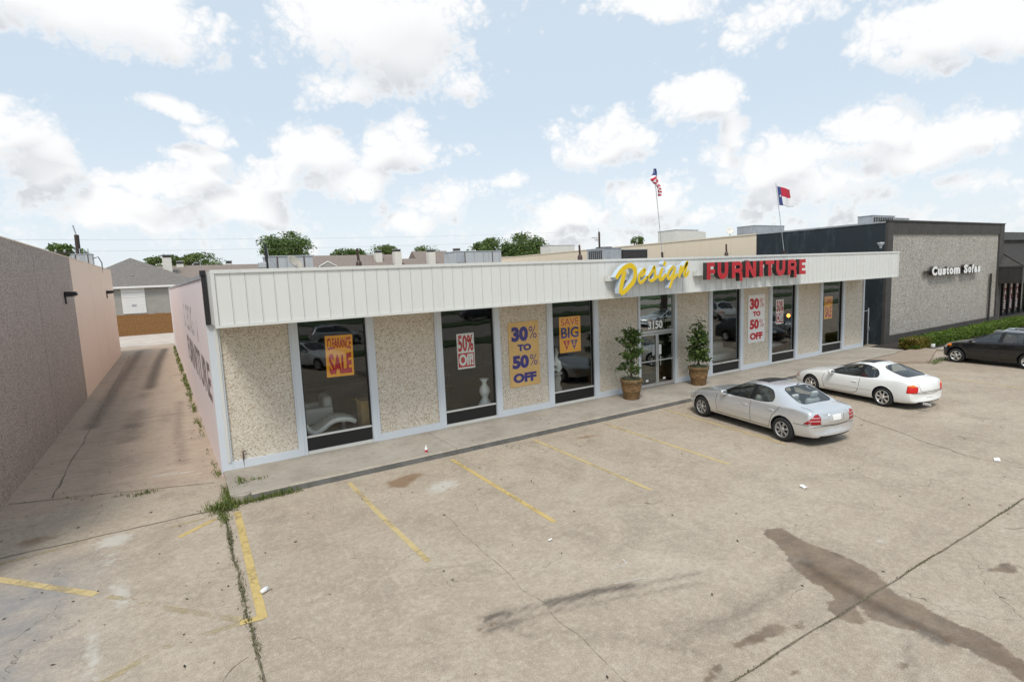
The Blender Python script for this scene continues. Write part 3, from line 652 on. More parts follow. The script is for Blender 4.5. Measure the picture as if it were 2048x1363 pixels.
def text_part(s, x0, z0, x1, z1, y, m, parent, name='lettering', bold=0.03, thick=0.0, xf=None, arch=None):
    """print fitted to the box x0..x1, z0..z1 on the plane at depth y (faces -y)"""
    key = (s, bold)
    if key not in TG: TG[key] = text_geo(s, bold)
    uv, fs = TG[key]; V = []
    for u, v in uv:
        a, b_ = x0 + (x1 - x0) * u, z0 + (z1 - z0) * v
        if arch: b_ = arch(u, v, z0, z1)
        V.append(xf(a, b_) if xf else (a, y, b_))
    mb = MB().add(V, fs)
    o = mb.build(name, m, parent, fix=False)
    if thick:
        md = o.modifiers.new('thickness', 'SOLIDIFY'); md.thickness = thick; md.offset = 0
    return o

# ------------------------------------------------------------------ the furniture store
store = thing('furniture_store', 'long low cream furniture store with pebbled panels and tall shop windows', 'store building')
MOD, WIN = 4.2483, 1.863
SIDE = lambda y: -2.15 - 0.0228 * y
XR = 29.56
# pink side wall in cast panels (the alley side)
ys = [0.03, 8.0, 16.0, 24.0, 32.0, 40.5]
for a, b_ in zip(ys[:-1], ys[1:]):
    a2, b2 = a + .012, b_ - .012
    MB().add([(SIDE(a2), a2, 0), (SIDE(b2), b2, 0), (SIDE(b2) + .25, b2, 0), (SIDE(a2) + .25, a2, 0), (SIDE(a2), a2, 5.12 - a2 * .006), (SIDE(b2), b2, 5.12 - b2 * .006), (SIDE(b2) + .25, b2, 5.12 - b2 * .006), (SIDE(a2) + .25, a2, 5.12 - a2 * .006)],
             [(0, 3, 2, 1), (4, 5, 6, 7), (0, 1, 5, 4), (1, 2, 6, 5), (2, 3, 7, 6), (3, 0, 4, 7)]).build('wall_panel', M['pink'], store)
    MB().add([(SIDE(a) - .03, a, 5.12 - a * .006), (SIDE(b_) - .03, b_, 5.12 - b_ * .006), (SIDE(b_) + .3, b_, 5.12 - b_ * .006), (SIDE(a) + .3, a, 5.12 - a * .006), (SIDE(a) - .03, a, 5.22 - a * .006), (SIDE(b_) - .03, b_, 5.22 - b_ * .006), (SIDE(b_) + .3, b_, 5.22 - b_ * .006), (SIDE(a) + .3, a, 5.22 - a * .006)],
             [(0, 3, 2, 1), (4, 5, 6, 7), (0, 1, 5, 4), (1, 2, 6, 5), (2, 3, 7, 6), (3, 0, 4, 7)]).build('coping', M['galv'], store)
MB().add([(SIDE(0) + .1, .05, 0), (SIDE(40) + .1, 40, 0), (SIDE(40) + .24, 40, 0), (SIDE(0) + .24, .05, 0), (SIDE(0) + .1, .05, 4.8), (SIDE(40) + .1, 40, 4.8), (SIDE(40) + .24, 40, 4.8), (SIDE(0) + .24, .05, 4.8)], [(0, 3, 2, 1), (4, 5, 6, 7), (0, 1, 5, 4), (1, 2, 6, 5), (2, 3, 7, 6), (3, 0, 4, 7)]).build('wall_backing', M['sealant'], store)
BOX(XR - .25, .2, 0, XR, 40.4, 5.1).build('party_wall', M['charcoal'], store)
BOX(-2.7, 40.2, 0, XR, 40.5, 5.0).build('rear_wall', M['pink'], store)
BOX(-1.88, .3, 4.55, XR - .26, 40.2, 4.72).build('roof', M['roofmemb'], store)
# print left on the pink wall
M['wallprint'] = worn_paint('brown_wall_lettering', (0.22, 0.165, 0.165), 0.535)
M['wallprint_faint'] = worn_paint('ghost_wall_lettering', (0.52, 0.50, 0.48), 0.47)
sideplane = lambda a, z: (SIDE(-a) - .004, -a, z)
text_part('FURNITURE', -12.5, 1.82, -.55, 2.9, 0, M['wallprint'], store, bold=.035, xf=sideplane)
text_part('DESIGN', -13.0, 3.2, -4.0, 4.25, 0, M['wallprint_faint'], store, bold=.02, xf=sideplane)
# front: corner posts, panels, posts beside each window
POST = .235
for k in range(8):
    x0 = -2.15 + .27 if k == 0 else (k - 1) * MOD + WIN + POST
    x1 = XR - .12 if k == 7 else k * MOD - POST
    if k == 4: x0 = 14.66 + .14
    if k == 3: x1 = 12.72 - .10
    BOX(x0 + .002, 0.0, .36, x1 - .002, .2, 4.02).build('pebble_panel', M['pebble'], store)
    BOX(x0, -.045, .15, x1, .1, .357).build('base_rail', M['trim'], store)
BOX(-2.15, -.05, .12, -1.882, .12, 3.98).build('corner_post', M['trim'], store)
BOX(XR - .118, -.05, .12, XR, .12, 3.98).build('corner_post', M['trim'], store)
BOX(-1.99, -.075, .36, -1.92, -.051, 3.95).build('corner_bead', M['trimwhite'], store)
for k in (0, 1, 2, 4, 5, 6):
    xw = k * MOD
    for (a, b_) in ((xw - POST, xw), (xw + WIN, xw + WIN + POST)):
        BOX(a, -.05, .15, b_, .16, 4.0).build('post', M['trim'], store)
        c0 = a + .05 if a < xw else a + .03
        BOX(c0, -.068, .16, c0 + .10, -.051, 3.98).build('post_cover', M['trim'], store)
    win = BOX(xw + .035, .052, .66, xw + WIN - .035, .060, 3.96).build('window', M['glass'], store)
    BOX(xw, -.02, .15, xw + WIN, .12, .235).build('sill', M['trimwhite'], win)
    BOX(xw + .01, .02, .236, xw + WIN - .01, .06, .612).build('kick_panel', M['black'], win)
    BOX(xw + .005, .0, .613, xw + WIN - .005, .09, .658).build('glazing_rail', M['trimwhite'], win)
    BOX(xw + .002, .01, .659, xw + .034, .10, 3.97).build('glazing_frame', M['blackmetal'], win)
    BOX(xw + WIN - .034, .01, .659, xw + WIN - .002, .10, 3.97).build('glazing_frame', M['blackmetal'], win)
# entrance: two glazed leaves under a transom light
DX0, DX1, DZ = 12.72, 14.66, 2.33
BOX(DX0 - .1, -.05, .15, DX0, .16, 4.0).build('post', M['trim'], store)
BOX(DX1, -.05, .15, DX1 + .14, .16, 4.0).build('post', M['trim'], store)
tr = BOX(DX0 + .03, .052, DZ + .13, DX1 - .03, .06, 3.96).build('transom', M['filmglass'], store)
BOX(DX0 + .002, 0, DZ + .02, DX1 - .002, .1, DZ + .12).build('transom_bar', M['alu'], tr)
BOX(DX0 + .002, 0, DZ + .121, DX0 + .04, .1, 3.97).build('transom_jamb', M['alu'], tr)
BOX(DX1 - .04, 0, DZ + .121, DX1 - .002, .1, 3.97).build('transom_jamb', M['alu'], tr)
mid = (DX0 + DX1) / 2
for a, b_, hs in ((DX0 + .01, mid - .006, -1), (mid + .006, DX1 - .01, 1)):
    leaf = BOX(a + .07, .042, .30, b_ - .07, .050, DZ - .07).build('door', M['doorglass'], store)
    f = MB(); f.box(a, .01, .17, a + .068, .08, DZ); f.box(b_ - .068, .01, .17, b_, .08, DZ); f.box(a + .069, .012, .17, b_ - .069, .078, .298); f.box(a + .069, .012, DZ - .068, b_ - .069, .078, DZ)
    f.build('door_frame', M['alu'], leaf)
    BOX(a + .071, .005, 1.20, b_ - .071, .035, 1.235).build('push_bar', M['trimwhite'], leaf)
    hx = b_ - .10 if hs < 0 else a + .10
    MB().tube([(hx, .01, 1.0), (hx, -.06, 1.02), (hx, -.06, 1.40), (hx, .01, 1.42)], .014, 8).build('handle', M['chrome'], leaf)
    BOX(a + .33, .038, .40, a + .47, .0405, .48).build('sticker', M['printwhite'], leaf)
    BOX(hx + hs * .08 - .07, .038, 1.45, hx + hs * .08 + .07, .0405, 1.85).build('notice', M['printwhite'] if hs > 0 else M['galv'], leaf)
text_part('3150', 13.22, 2.50, 14.04, 2.84, .047, M['white'], store, 'house_number', bold=.045)
# overhanging fascia of standing-seam panels
FY, FX0, FX1, FZ0, FZ1 = -1.8, -2.046, 29.21, 3.977, 5.28
pw = .305; npan = int((FX1 - FX0 - .16) / pw); pw = (FX1 - FX0 - .16) / npan
seam = MB()
# one pan with its raised seam, shared by all
pm = MB(); pm.box(0.003, 0, 0, pw - .003, .02, FZ1 - FZ0 - .14)
pm.prism([(.005, 0), (.005, -.008), (.012, -.010), (.018, -.008), (.020, 0)], .0, FZ1 - FZ0 - .14, 'z')
pmesh = pm.mesh('fascia_panel', M['fascia']); pm.fixn(pmesh)
for i in range(npan):
    link('fascia_panel', pmesh, store, (FX0 + .08 + i * pw, FY + rnd.uniform(-.002, .002), FZ0 + .06))
BOX(FX0 + .06, FY + .022, FZ0 + .05, FX1 - .06, FY + .036, FZ1 - .05).build('fascia_backing', M['sealant'], store)
BOX(FX0, FY - .03, FZ1 - .08, FX1, FY + .05, FZ1).build('fascia_cap', M['trimwhite'], store)
BOX(FX0, FY - .03, FZ0, FX1, FY + .04, FZ0 + .058).build('drip_edge', M['trimwhite'], store)
BOX(FX0, FY - .028, FZ0 + .059, FX0 + .078, FY + .04, FZ1 - .081).build('fascia_end_trim', M['trimwhite'], store)
BOX(FX1 - .078, FY - .028, FZ0 + .059, FX1, FY + .04, FZ1 - .081).build('fascia_end_trim', M['trimwhite'], store)
BOX(FX0 + .01, FY + .041, FZ0 + .02, FX0 + .05, -.06, FZ1 - .02).build('fascia_return', M['fascia'], store)
BOX(FX1 - .05, FY + .041, FZ0 + .02, FX1 - .01, .1, FZ1 - .02).build('fascia_return', M['fascia'], store)
BOX(FX0 + .06, FY + .05, FZ0 + .012, FX1 - .06, .16, FZ0 + .05).build('soffit', M['offwhite'], store)
BOX(FX0 + .06, FY + .06, 5.05, FX1 - .06, .4, 5.12).build('canopy_deck', M['roofmemb'], store)
BOX(-2.14, -.02, 3.99, XR, .18, 5.1).build('front_wall', M['offwhite'], store)
BOX(-2.16, -.14, 3.97, -2.06, -.06, 5.30).build('downpipe', M['blackmetal'], store)
BOX(-2.18, -.17, 5.2, -2.05, .05, 5.32).build('downpipe_head', M['blackmetal'], store)
# inside
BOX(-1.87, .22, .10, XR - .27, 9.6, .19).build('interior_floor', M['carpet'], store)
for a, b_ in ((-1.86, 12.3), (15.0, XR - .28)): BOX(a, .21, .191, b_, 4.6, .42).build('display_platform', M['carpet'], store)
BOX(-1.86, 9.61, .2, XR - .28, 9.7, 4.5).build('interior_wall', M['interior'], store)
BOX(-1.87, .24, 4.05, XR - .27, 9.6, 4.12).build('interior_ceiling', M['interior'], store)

# hook bolt left on the first panel
hk = thing('wall_hook', 'rusty bent pipe hook at the foot of the corner panel', 'pipe hook', (-1.62, -.03, .15))
MB().tube([(0, 0, 0), (0, -.01, .32), (.0, -.02, .42), (.03, -.03, .46), (.06, -.03, .43)], .016, 6).build('pipe', M['wooddark'], hk)

# ------------------------------------------------------------------ roof sign letters
def smooth_path(pts, n=6):
    P = [Vector(p) for p in pts]; out = []
    for i in range(len(P) - 1):
        p0, p1, p2, p3 = P[max(i - 1, 0)], P[i], P[i + 1], P[min(i + 2, len(P) - 1)]
        for k in range(n):
            t = k / n; out.append(0.5 * ((2 * p1) + (p2 - p0) * t + (2 * p0 - 5 * p1 + 4 * p2 - p3) * t * t + (3 * p1 - p0 - 3 * p2 + p3) * t ** 3))
    out.append(P[-1]); return out
def ribbon(mb, pts, wd, y0, y1, taper=0.0, pen=None, smooth=True):
    """a brush stroke with depth: face material 0, sides material 1"""
    P = smooth_path(pts) if smooth else [Vector(p) for p in pts]; n = len(P); A = []; B = []
    for i, q in enumerate(P):
        t = (P[min(i + 1, n - 1)] - P[max(i - 1, 0)]).normalized(); nn = Vector((-t.y, t.x)); w_ = wd
        if pen is not None: w_ = wd * (0.45 + 0.55 * abs(math.sin(math.atan2(t.y, t.x) - pen)))
        if taper: w_ *= 1 - taper * (abs(2 * i / (n - 1) - 1)) ** 4
        A.append(q + nn * w_ / 2); B.append(q - nn * w_ / 2)
    for i in range(n - 1):
        a, b_, c, d = A[i], A[i + 1], B[i + 1], B[i]
        mb.add([(a.x, y0, a.y), (b_.x, y0, b_.y), (c.x, y0, c.y), (d.x, y0, d.y)], [(0, 1, 2, 3)], 0)
    ring = A + B[::-1]; m = len(ring)
    mb.add([(q.x, y0, q.y) for q in ring] + [(q.x, y1, q.y) for q in ring], [(i, (i + 1) % m, m + (i + 1) % m, m + i) for i in range(m)], 1)
script = {'D': [[(9.93, 4.87), (9.87, 4.68), (9.78, 4.42), (9.73, 4.13)], [(9.55, 4.64), (9.72, 4.83), (9.94, 4.98), (10.19, 5.04), (10.37, 4.93), (10.4, 4.73), (10.31, 4.51), (10.11, 4.34), (9.93, 4.21), (9.74, 4.13)]],
    'e': [[(10.67, 4.65), (10.82, 4.77), (10.84, 4.89), (10.75, 4.86), (10.6, 4.72), (10.57, 4.55), (10.64, 4.46), (10.79, 4.53), (10.97, 4.66)]],
    's': [[(10.95, 4.60), (11.17, 4.81), (11.28, 4.97), (11.32, 4.77), (11.3, 4.6), (11.16, 4.5), (11.02, 4.56)], [(11.25, 4.53), (11.47, 4.66)]],
    'i': [[(11.68, 4.92), (11.56, 4.68), (11.56, 4.55), (11.67, 4.55), (11.86, 4.71)], [(11.82, 5.13), (11.74, 5.0)]],
    'g': [[(12.23, 4.98), (12.04, 4.83), (11.93, 4.64), (12.0, 4.54), (12.16, 4.66), (12.27, 4.89)], [(12.31, 4.95), (12.22, 4.66), (12.11, 4.41), (12.01, 4.2)], [(12.15, 4.50), (12.42, 4.69)]],
    'n': [[(12.63, 4.98), (12.55, 4.78), (12.5, 4.56)], [(12.52, 4.65), (12.74, 4.89), (12.92, 5.08), (12.83, 4.84), (12.78, 4.66), (12.86, 4.62), (13.01, 4.78)]]}
sg = thing('script_sign', 'yellow script channel letters reading Design on the fascia', 'sign', (11.3, -1.82, 4.6))
off = Vector((-11.3, 1.82, -4.6))
for ch, st in script.items():
    mb = MB()
    for j, s_ in enumerate(st): ribbon(mb, s_, (.175 if ch == 'D' else (.112 if ch in 'esg' else .135)), -2.2 - .0015 * j, -2.0 + .001 * j, .25, None)
    mb.v = [(a + off.x, b_ + off.y, c + off.z) for a, b_, c in mb.v]
    mb.build('letter', [M['signyellow'], M['signside']], sg, fix=False)
MB().box(9.38 - 11.3, -.17, 4.56 - 4.6, 12.95 - 11.3, -.02, 4.74 - 4.6).build('raceway', M['trimwhite'], sg)
sg2 = thing('block_sign', 'red block channel letters reading FURNITURE on the fascia', 'sign', (17.1, -1.82, 4.7))
def U_(x0, x1, z0, z1, w_):
    r = (x1 - x0 - w_) / 2; c = (x0 + x1) / 2
    return [(x0 + w_ / 2, z1)] + [(c - r * math.cos(PI * k / 10), z0 + w_ / 2 + r - r * math.sin(PI * k / 10)) for k in range(11)] + [(x1 - w_ / 2, z1)]
Z0, Z1 = 4.42, 5.05; W_ = .20
def block(ch, x0, x1):
    h = W_ / 2; zm = (Z0 + Z1) / 2; S = []
    if ch == 'F': S = [([(x0 + h, Z0), (x0 + h, Z1)], W_), ([(x0 + h, Z1 - .075), (x1, Z1 - .075)], .15), ([(x0 + h, zm - .02), (x1 + .02, zm - .02)], .15)]
    if ch == 'E': S = [([(x0 + h, Z0), (x0 + h, Z1)], W_), ([(x0 + h, Z1 - .075), (x1 - .02, Z1 - .075)], .15), ([(x0 + h, zm), (x1 - .05, zm)], .13), ([(x0 + h, Z0 + .075), (x1, Z0 + .075)], .15)]
    if ch == 'I': S = [([(x0 + h, Z0), (x0 + h, Z1)], .22)]
    if ch == 'T': S = [([(x0, Z1 - .08), (x1, Z1 - .08)], .16), ([((x0 + x1) / 2, Z0), ((x0 + x1) / 2, Z1 - .1)], .21)]
    if ch == 'U': S = [(U_(x0, x1, Z0 - .01, Z1, W_), W_)]
    if ch == 'N': S = [([(x0 + h, Z0), (x0 + h, Z1)], W_), ([(x1 - h, Z0), (x1 - h, Z1)], W_), ([(x0 + h, Z1 - .02), (x1 - h, Z0 + .02)], .17)]
    if ch == 'R':
        r = .135; xr = x1 - .10 - r; zc_ = Z1 - .075 - r
        bowl = [(x0 + h, Z1 - .075), (xr, Z1 - .075)] + [(xr + r * math.sin(PI * k / 8), zc_ + r * math.cos(PI * k / 8)) for k in range(1, 9)] + [(x0 + h, zc_ - r)]
        S = [([(x0 + h, Z0), (x0 + h, Z1)], W_), (bowl, .15), ([(xr - .02, zc_ - r + .02), (x1 - h - .03, zc_ - r - .08), (x1 - h, zc_ - r - .2), (x1 - h, Z0 - .12)], .17)]
    return S
for ch, x0, x1 in [('F', 13.97, 14.40), ('U', 14.56, 15.17), ('R', 15.39, 16.04), ('N', 16.21, 16.86), ('I', 17.09, 17.33), ('T', 17.46, 18.03), ('U', 18.16, 18.79), ('R', 18.97, 19.60), ('E', 19.78, 20.25)]:
    mb = MB()
    for j, (s_, wd) in enumerate(block(ch, x0, x1)): ribbon(mb, s_, wd, -2.2 - .0015 * j, -2.02 + .001 * j, 0, None, smooth=False)
    mb.v = [(a - 17.1, b_ + 1.82, c - 4.7) for a, b_, c in mb.v]
    mb.build('letter', [M['signred'], M['signdark']], sg2, fix=False)
MB().box(13.66 - 17.1, -.19, -.12, 20.2 - 17.1, -.02, .06).build('raceway', M['trimwhite'], sg2)

# ------------------------------------------------------------------ window posters and banners
def poster(label, x0, z0, x1, z1, y, board, group=None, border=None, tilt=0.0):
    t = thing('sale_poster', label, 'poster', ((x0 + x1) / 2, y, z0), 0, group); t.rotation_euler = (0, tilt, 0)
    w_ = (x1 - x0) / 2; h = z1 - z0
    BOX(-w_, -.004, 0, w_, .004, h).build('sheet', M[border or board], t)
    if border: BOX(-w_ + .025, -.0065, .025, w_ - .025, -.0045, h - .025).build('printed_field', M[board], t)
    return t, w_, h
def off50(label, x0, z0, x1, z1):
    t, w_, h = poster(label, x0, z0, x1, z1, .080, 'printwhite')
    text_part('50%', -w_ * .88, h * .49, w_ * .9, h * .96, -.010, M['printred'], t, bold=.03)
    BOX(-w_ * .92, -.0075, h * .05, w_ * .92, -.0045, h * .45).build('printed_field', M['printred'], t)
    text_part('Off!', -w_ * .84, h * .09, w_ * .84, h * .42, -.011, M['printwhite'], t, bold=.04)
def clearance(label, x0, z0, x1, z1, tilt):
    t, w_, h = poster(label, x0, z0, x1, z1, .080, 'printyellow', tilt=tilt)
    text_part('CLEARANCE', -w_ * .86, h * .64, w_ * .86, h * .95, -.010, M['printred'], t, bold=.02, arch=lambda u, v, a, b_: (a + .14 * h * (1 - (2 * u - 1) ** 2) * .55) + (b_ - a - .10 * h * (1 - (2 * u - 1) ** 2)) * v if False else a + .055 * h * math.sin(PI * u) + (b_ - a - .07 * h * math.sin(PI * u)) * v)
    text_part('SALE', -w_ * .80, h * .06, w_ * .86, h * .58, -.010, M['printred'], t, bold=.05, arch=lambda u, v, a, b_: a + (b_ - a) * v * (1 - .12 * (1 - abs(2 * u - 1))) + (.05 * h * math.sin(PI * u)) * (1 - v) * 0)
clearance('yellow and red CLEARANCE SALE poster above the white chaise', .70, 2.22, 1.47, 3.40, .02)
off50('white and red 50% Off poster above the white vase', 4.80, 1.94, 5.42, 3.09)
off50('narrow 50% Off poster beside the lit lamp', 21.70, 2.02, 22.31, 3.19)
clearance('small yellow clearance poster in the window farthest from the alley', 25.85, 1.95, 26.58, 3.10, 0)
t, w_, h = poster('orange SAVE BIG poster with two pennants in shop window', 8.87, 2.02, 9.83, 3.32, .080, 'printyellow')
text_part('SAVE', -w_ * .82, h * .76, w_ * .82, h * .95, -.010, M['printred'], t, bold=-.005)
text_part('BIG', -w_ * .86, h * .40, w_ * .80, h * .71, -.010, M['printblue'], t, bold=.03)
for cx, m in ((-.36, 'printred'), (.36, 'printblue')):
    MB().prism([(w_ * (cx - .34), h * .34), (w_ * (cx + .34), h * .34), (w_ * cx, h * .06)], -.0085, -.0065).build('pennant', M[m], t)
    text_part('S', w_ * (cx - .10), h * .18, w_ * (cx + .10), h * .32, -.011, M['printyellow'], t, bold=.03)
def banner(label, x0, z0, x1, z1, board, ink, y):
    t = thing('sale_banner', label, 'banner', ((x0 + x1) / 2, y, z0)); w_ = (x1 - x0) / 2; h = z1 - z0
    BOX(-w_, -.012, 0, w_, .012, h).build('board', M[board], t)
    for nm, a, b_ in (('30', .70, .93), ('50', .28, .49)):
        text_part(nm, -w_ * .82, h * a, w_ * .28, h * b_, -.016, M[ink], t, bold=.06)
        text_part('%', w_ * .34, h * (a + .03), w_ * .86, h * (b_ - .01), -.016, M[ink], t, bold=-.005)
    text_part('TO', -w_ * .46, h * .55, w_ * .46, h * .655, -.016, M[ink], t, bold=.06)
    text_part('OFF', -w_ * .80, h * .06, w_ * .76, h * .21, -.016, M[ink], t, bold=.06)
banner('tan 30% to 50% OFF board with blue print on pebbled panel', 6.68, 1.08, 7.90, 3.30, 'printtan', 'printblue', -.014)
banner('white 30% to 50% OFF board with red print on pebbled panel', 19.46, 1.33, 20.68, 3.53, 'printwhite', 'printred', -.014)

# ------------------------------------------------------------------ cars: a smooth lofted shell, windows cut out of it, parts laid on its surface
# a station: (x at sill/belt, x at roof, z under, z belt, z glass top, z top, half width at belt, half width of roof rail)
def car_shell(S, front_curve, rear_curve, sub=3):
    rings = []
    for st in S:
        xl, xu, zb, zk, zg, zt, wd, wr = st
        g0 = zk + max(.012, (zg - zk) * .05)
        ring = [(xl, 0.0, zb), (xl, wd * .82, zb), (xl, wd * .955, zb + .07), (xl, wd * 1.0, zb + .45 * (zk - zb)), (xl, wd * .992, zb + .78 * (zk - zb)), (xl, wd * .955, zk - .015),
                (xl + (xu - xl) * .05, wd * .925, g0), (xl + (xu - xl) * .88, wr + (wd * .9 - wr) * .16, zg), (xu, wr * .90, zg + (zt - zg) * .45), (xu, wr * .52, zg + (zt - zg) * .88), (xu, 0.0, zt)]
        out = []
        for x, y, z in ring:
            if front_curve and x > front_curve[0]: x -= front_curve[1] * (y / .9) ** 2 * min(1, (x - front_curve[0]) / front_curve[2])
            if rear_curve and x < rear_curve[0]: x += rear_curve[1] * (y / .9) ** 2 * min(1, (rear_curve[0] - x) / rear_curve[2])
            out.append((x, y, z))
        rings.append(out)
    J = len(rings[0]); verts = []; faces = []; mi = []; key = {}
    def vid(i, j, s):
        if j in (0, J - 1): s = 1
        k = (i, j, s)
        if k not in key:
            x, y, z = rings[i][j]; key[k] = len(verts); verts.append((x, y * s, z))
        return key[k]
    return rings, J, verts, faces, mi, vid
def make_car(name, label, cat, P, group=None):
    S = P['S']; rings, J, verts, faces, mi, vid = car_shell(S, P['fc'], P['rc'])
    nS = len(S)
    for i in range(nS - 1):
        for j in range(J - 1):
            m = 0
            if j == 6 and i in P['side']: m = 1
            if j == 6 and i in P.get('bpil', ()): m = 2
            if j in (8, 9) and i == P['wind']: m = 3
            if j in (8, 9) and i == P['back']: m = 4
            if j == 0: m = 5
            for s in (1, -1):
                f = [vid(i, j, s), vid(i + 1, j, s), vid(i + 1, j + 1, s), vid(i, j + 1, s)]
                if s < 0: f = f[::-1]
                f = list(dict.fromkeys(f)); faces.append(f); mi.append(m)
    for i, fl in ((0, False), (nS - 1, True)):
        ring = [vid(i, j, 1) for j in range(J)] + [vid(i, j, -1) for j in range(J - 2, 0, -1)]
        # close the ends through a smaller inner ring so they stay rounded
        c = Vector((0, 0, 0))
        for k in ring: c += Vector(verts[k])
        c /= len(ring); inner = []
        for k in ring:
            q = c.lerp(Vector(verts[k]), .55); q.x = verts[k][0] * .4 + c.x * .6 + (.012 if i == 0 else -.012); inner.append(len(verts)); verts.append(tuple(q))
        m_ = len(ring)
        for k in range(m_):
            f = [ring[k], ring[(k + 1) % m_], inner[(k + 1) % m_], inner[k]]; faces.append(f if fl else f[::-1]); mi.append(0)
        faces.append(inner if fl else inner[::-1]); mi.append(0)
    me = bpy.data.meshes.new('shell'); me.from_pydata(verts, [], faces)
    for _ in range(6): me.materials.append(None)
    me.polygons.foreach_set('material_index', mi)
    bm = bmesh.new(); bm.from_mesh(me); bmesh.ops.recalc_face_normals(bm, faces=bm.faces)
    cl = bm.edges.layers.float.get('crease_edge') or bm.edges.layers.float.new('crease_edge')
    for e in bm.edges:
        if len(e.link_faces) == 2:
            a_, b_ = e.link_faces[0].material_index, e.link_faces[1].material_index
            if a_ != b_ and 5 not in (a_, b_): e[cl] = .82
    bm.to_mesh(me); bm.free()
    o = bpy.data.objects.new('shell', me); COL.objects.link(o)
    md = o.modifiers.new('s', 'SUBSURF'); md.levels = 3; md.render_levels = 3
    dg = bpy.context.evaluated_depsgraph_get(); full = bpy.data.meshes.new_from_object(o.evaluated_get(dg))
    bpy.data.objects.remove(o); bpy.data.meshes.remove(me)
    bm = bmesh.new(); bm.from_mesh(full); bvh = BVHTree.FromBMesh(bm)
    # wheel openings
    Rw = P['R'] * P.get('arch', 1.16)
    for ax in (P['fa'], P['ra']):
        c = Vector((ax, P['R'] + P.get('archup', .015)))
        ins = set(v for v in bm.verts if abs(v.co.y) > .42 and (Vector((v.co.x, v.co.z)) - c).length < Rw)
        kill = [f for f in bm.faces if all(v in ins for v in f.verts)]
        bmesh.ops.delete(bm, geom=kill, context='FACES')
        for v in bm.verts:
            if not v.is_valid or v not in ins: continue
            d = Vector((v.co.x, v.co.z)) - c
            if d.length > 1e-4: d = d.normalized() * Rw; v.co.x = c.x + d.x; v.co.z = max(c.y + d.y, .12)
    root = thing(name, label, cat, (0, 0, 0), 0, group)
    def take(idx, nm, mats, inset=0.0, parent=root):
        b2 = bm.copy(); bmesh.ops.delete(b2, geom=[f for f in b2.faces if f.material_index not in idx], context='FACES')
        if inset:
            for v in b2.verts: v.co -= v.normal * inset
        for f in b2.faces: f.smooth = True; f.material_index = 0
        m_ = bpy.data.meshes.new(nm); b2.to_mesh(m_); b2.free(); m_.materials.append(mats); return link(nm, m_, parent)
    pm = P['paint']; body = take((0,), 'body', pm)
    take((5,), 'underbody', M['dark'])
    def seal(pane):
        me_ = pane.data; cnt = {}
        for pl in me_.polygons:
            for ek in pl.edge_keys: cnt[ek] = cnt.get(ek, 0) + 1
        nx_ = {}
        for (a, b_), c_ in cnt.items():
            if c_ == 1: nx_.setdefault(a, []).append(b_); nx_.setdefault(b_, []).append(a)
        if not nx_: return
        st_ = next(iter(nx_)); loop = [st_]; prev = None; cur = st_
        while True:
            c2 = [q for q in nx_[cur] if q != prev]
            if not c2: break
            prev, cur = cur, c2[0]
            if cur == st_ or len(loop) > 900: break
            loop.append(cur)
        P_ = [me_.vertices[k].co for k in loop] + [me_.vertices[loop[0]].co]
        MB().tube(P_, .011, 5, caps=False).build('window_seal', M['black'], pane, fix=False)
    # side windows: one object for each pane
    for mi_, nm_, gm_ in ((1, 'side_window', P['glass']), (2, 'door_pillar', M['black'])):
      b2 = bm.copy(); bmesh.ops.delete(b2, geom=[f for f in b2.faces if f.material_index != mi_], context='FACES')
      left = set(b2.faces)
      while left:
          seed = left.pop(); isl = [seed]; stack = [seed]
          while stack:
              f = stack.pop()
              for e in f.edges:
                  for g in e.link_faces:
                      if g in left: left.discard(g); isl.append(g); stack.append(g)
          idxm = {}; vs = []; fs = []
          for f in isl:
              ff = []
              for v in f.verts:
                  if v.index not in idxm: idxm[v.index] = len(vs); vs.append(v.co - v.normal * .006)
                  ff.append(idxm[v.index])
              fs.append(ff)
          mb = MB(); mb.add(vs, fs, 0, True); pane = mb.build(nm_, gm_, root, fix=False)
          if mi_ == 1: seal(pane)
      b2.free()
    seal(take((3,), 'windscreen', P['glass'], .004)); seal(take((4,), 'rear_window', P['glass'], .004))
    bm.free()
    # ---- projecting parts on to the shell
    def hit(o_, d_):
        h = bvh.ray_cast(Vector(o_), Vector(d_).normalized()); return (h[0], h[1]) if h[0] is not None else (None, None)
    def patch(nm, poly, org, u, v, d, m_, lift=.006, parent=root, rings_=5):
        org, u, v, d = map(Vector, (org, u, v, d)); cx = sum(p[0] for p in poly) / len(poly); cy = sum(p[1] for p in poly) / len(poly)
        out = []
        for a, b_ in zip(poly, poly[1:] + poly[:1]):
            for k in range(5): out.append((a[0] + (b_[0] - a[0]) * k / 5, a[1] + (b_[1] - a[1]) * k / 5))
        n = len(out); vs = []; lv = [(-.012, 1.0)] + [(lift, 1 - r / rings_ * .999) for r in range(rings_ + 1)]
        last = None
        for lf, s_ in lv:
            for a, b_ in out:
                h, nn = hit(org + u * (cx + (a - cx) * s_) + v * (cy + (b_ - cy) * s_), d)
                if h is None: h, nn = (last if last else (org + u * a + v * b_, -d))
                last = (h, nn); vs.append(h + nn * lf)
        fs = [(r * n + k, r * n + (k + 1) % n, (r + 1) * n + (k + 1) % n, (r + 1) * n + k) for r in range(len(lv) - 1) for k in range(n)]
        mb = MB(); mb.add(vs, fs, 0, True); return mb.build(nm, m_, parent)
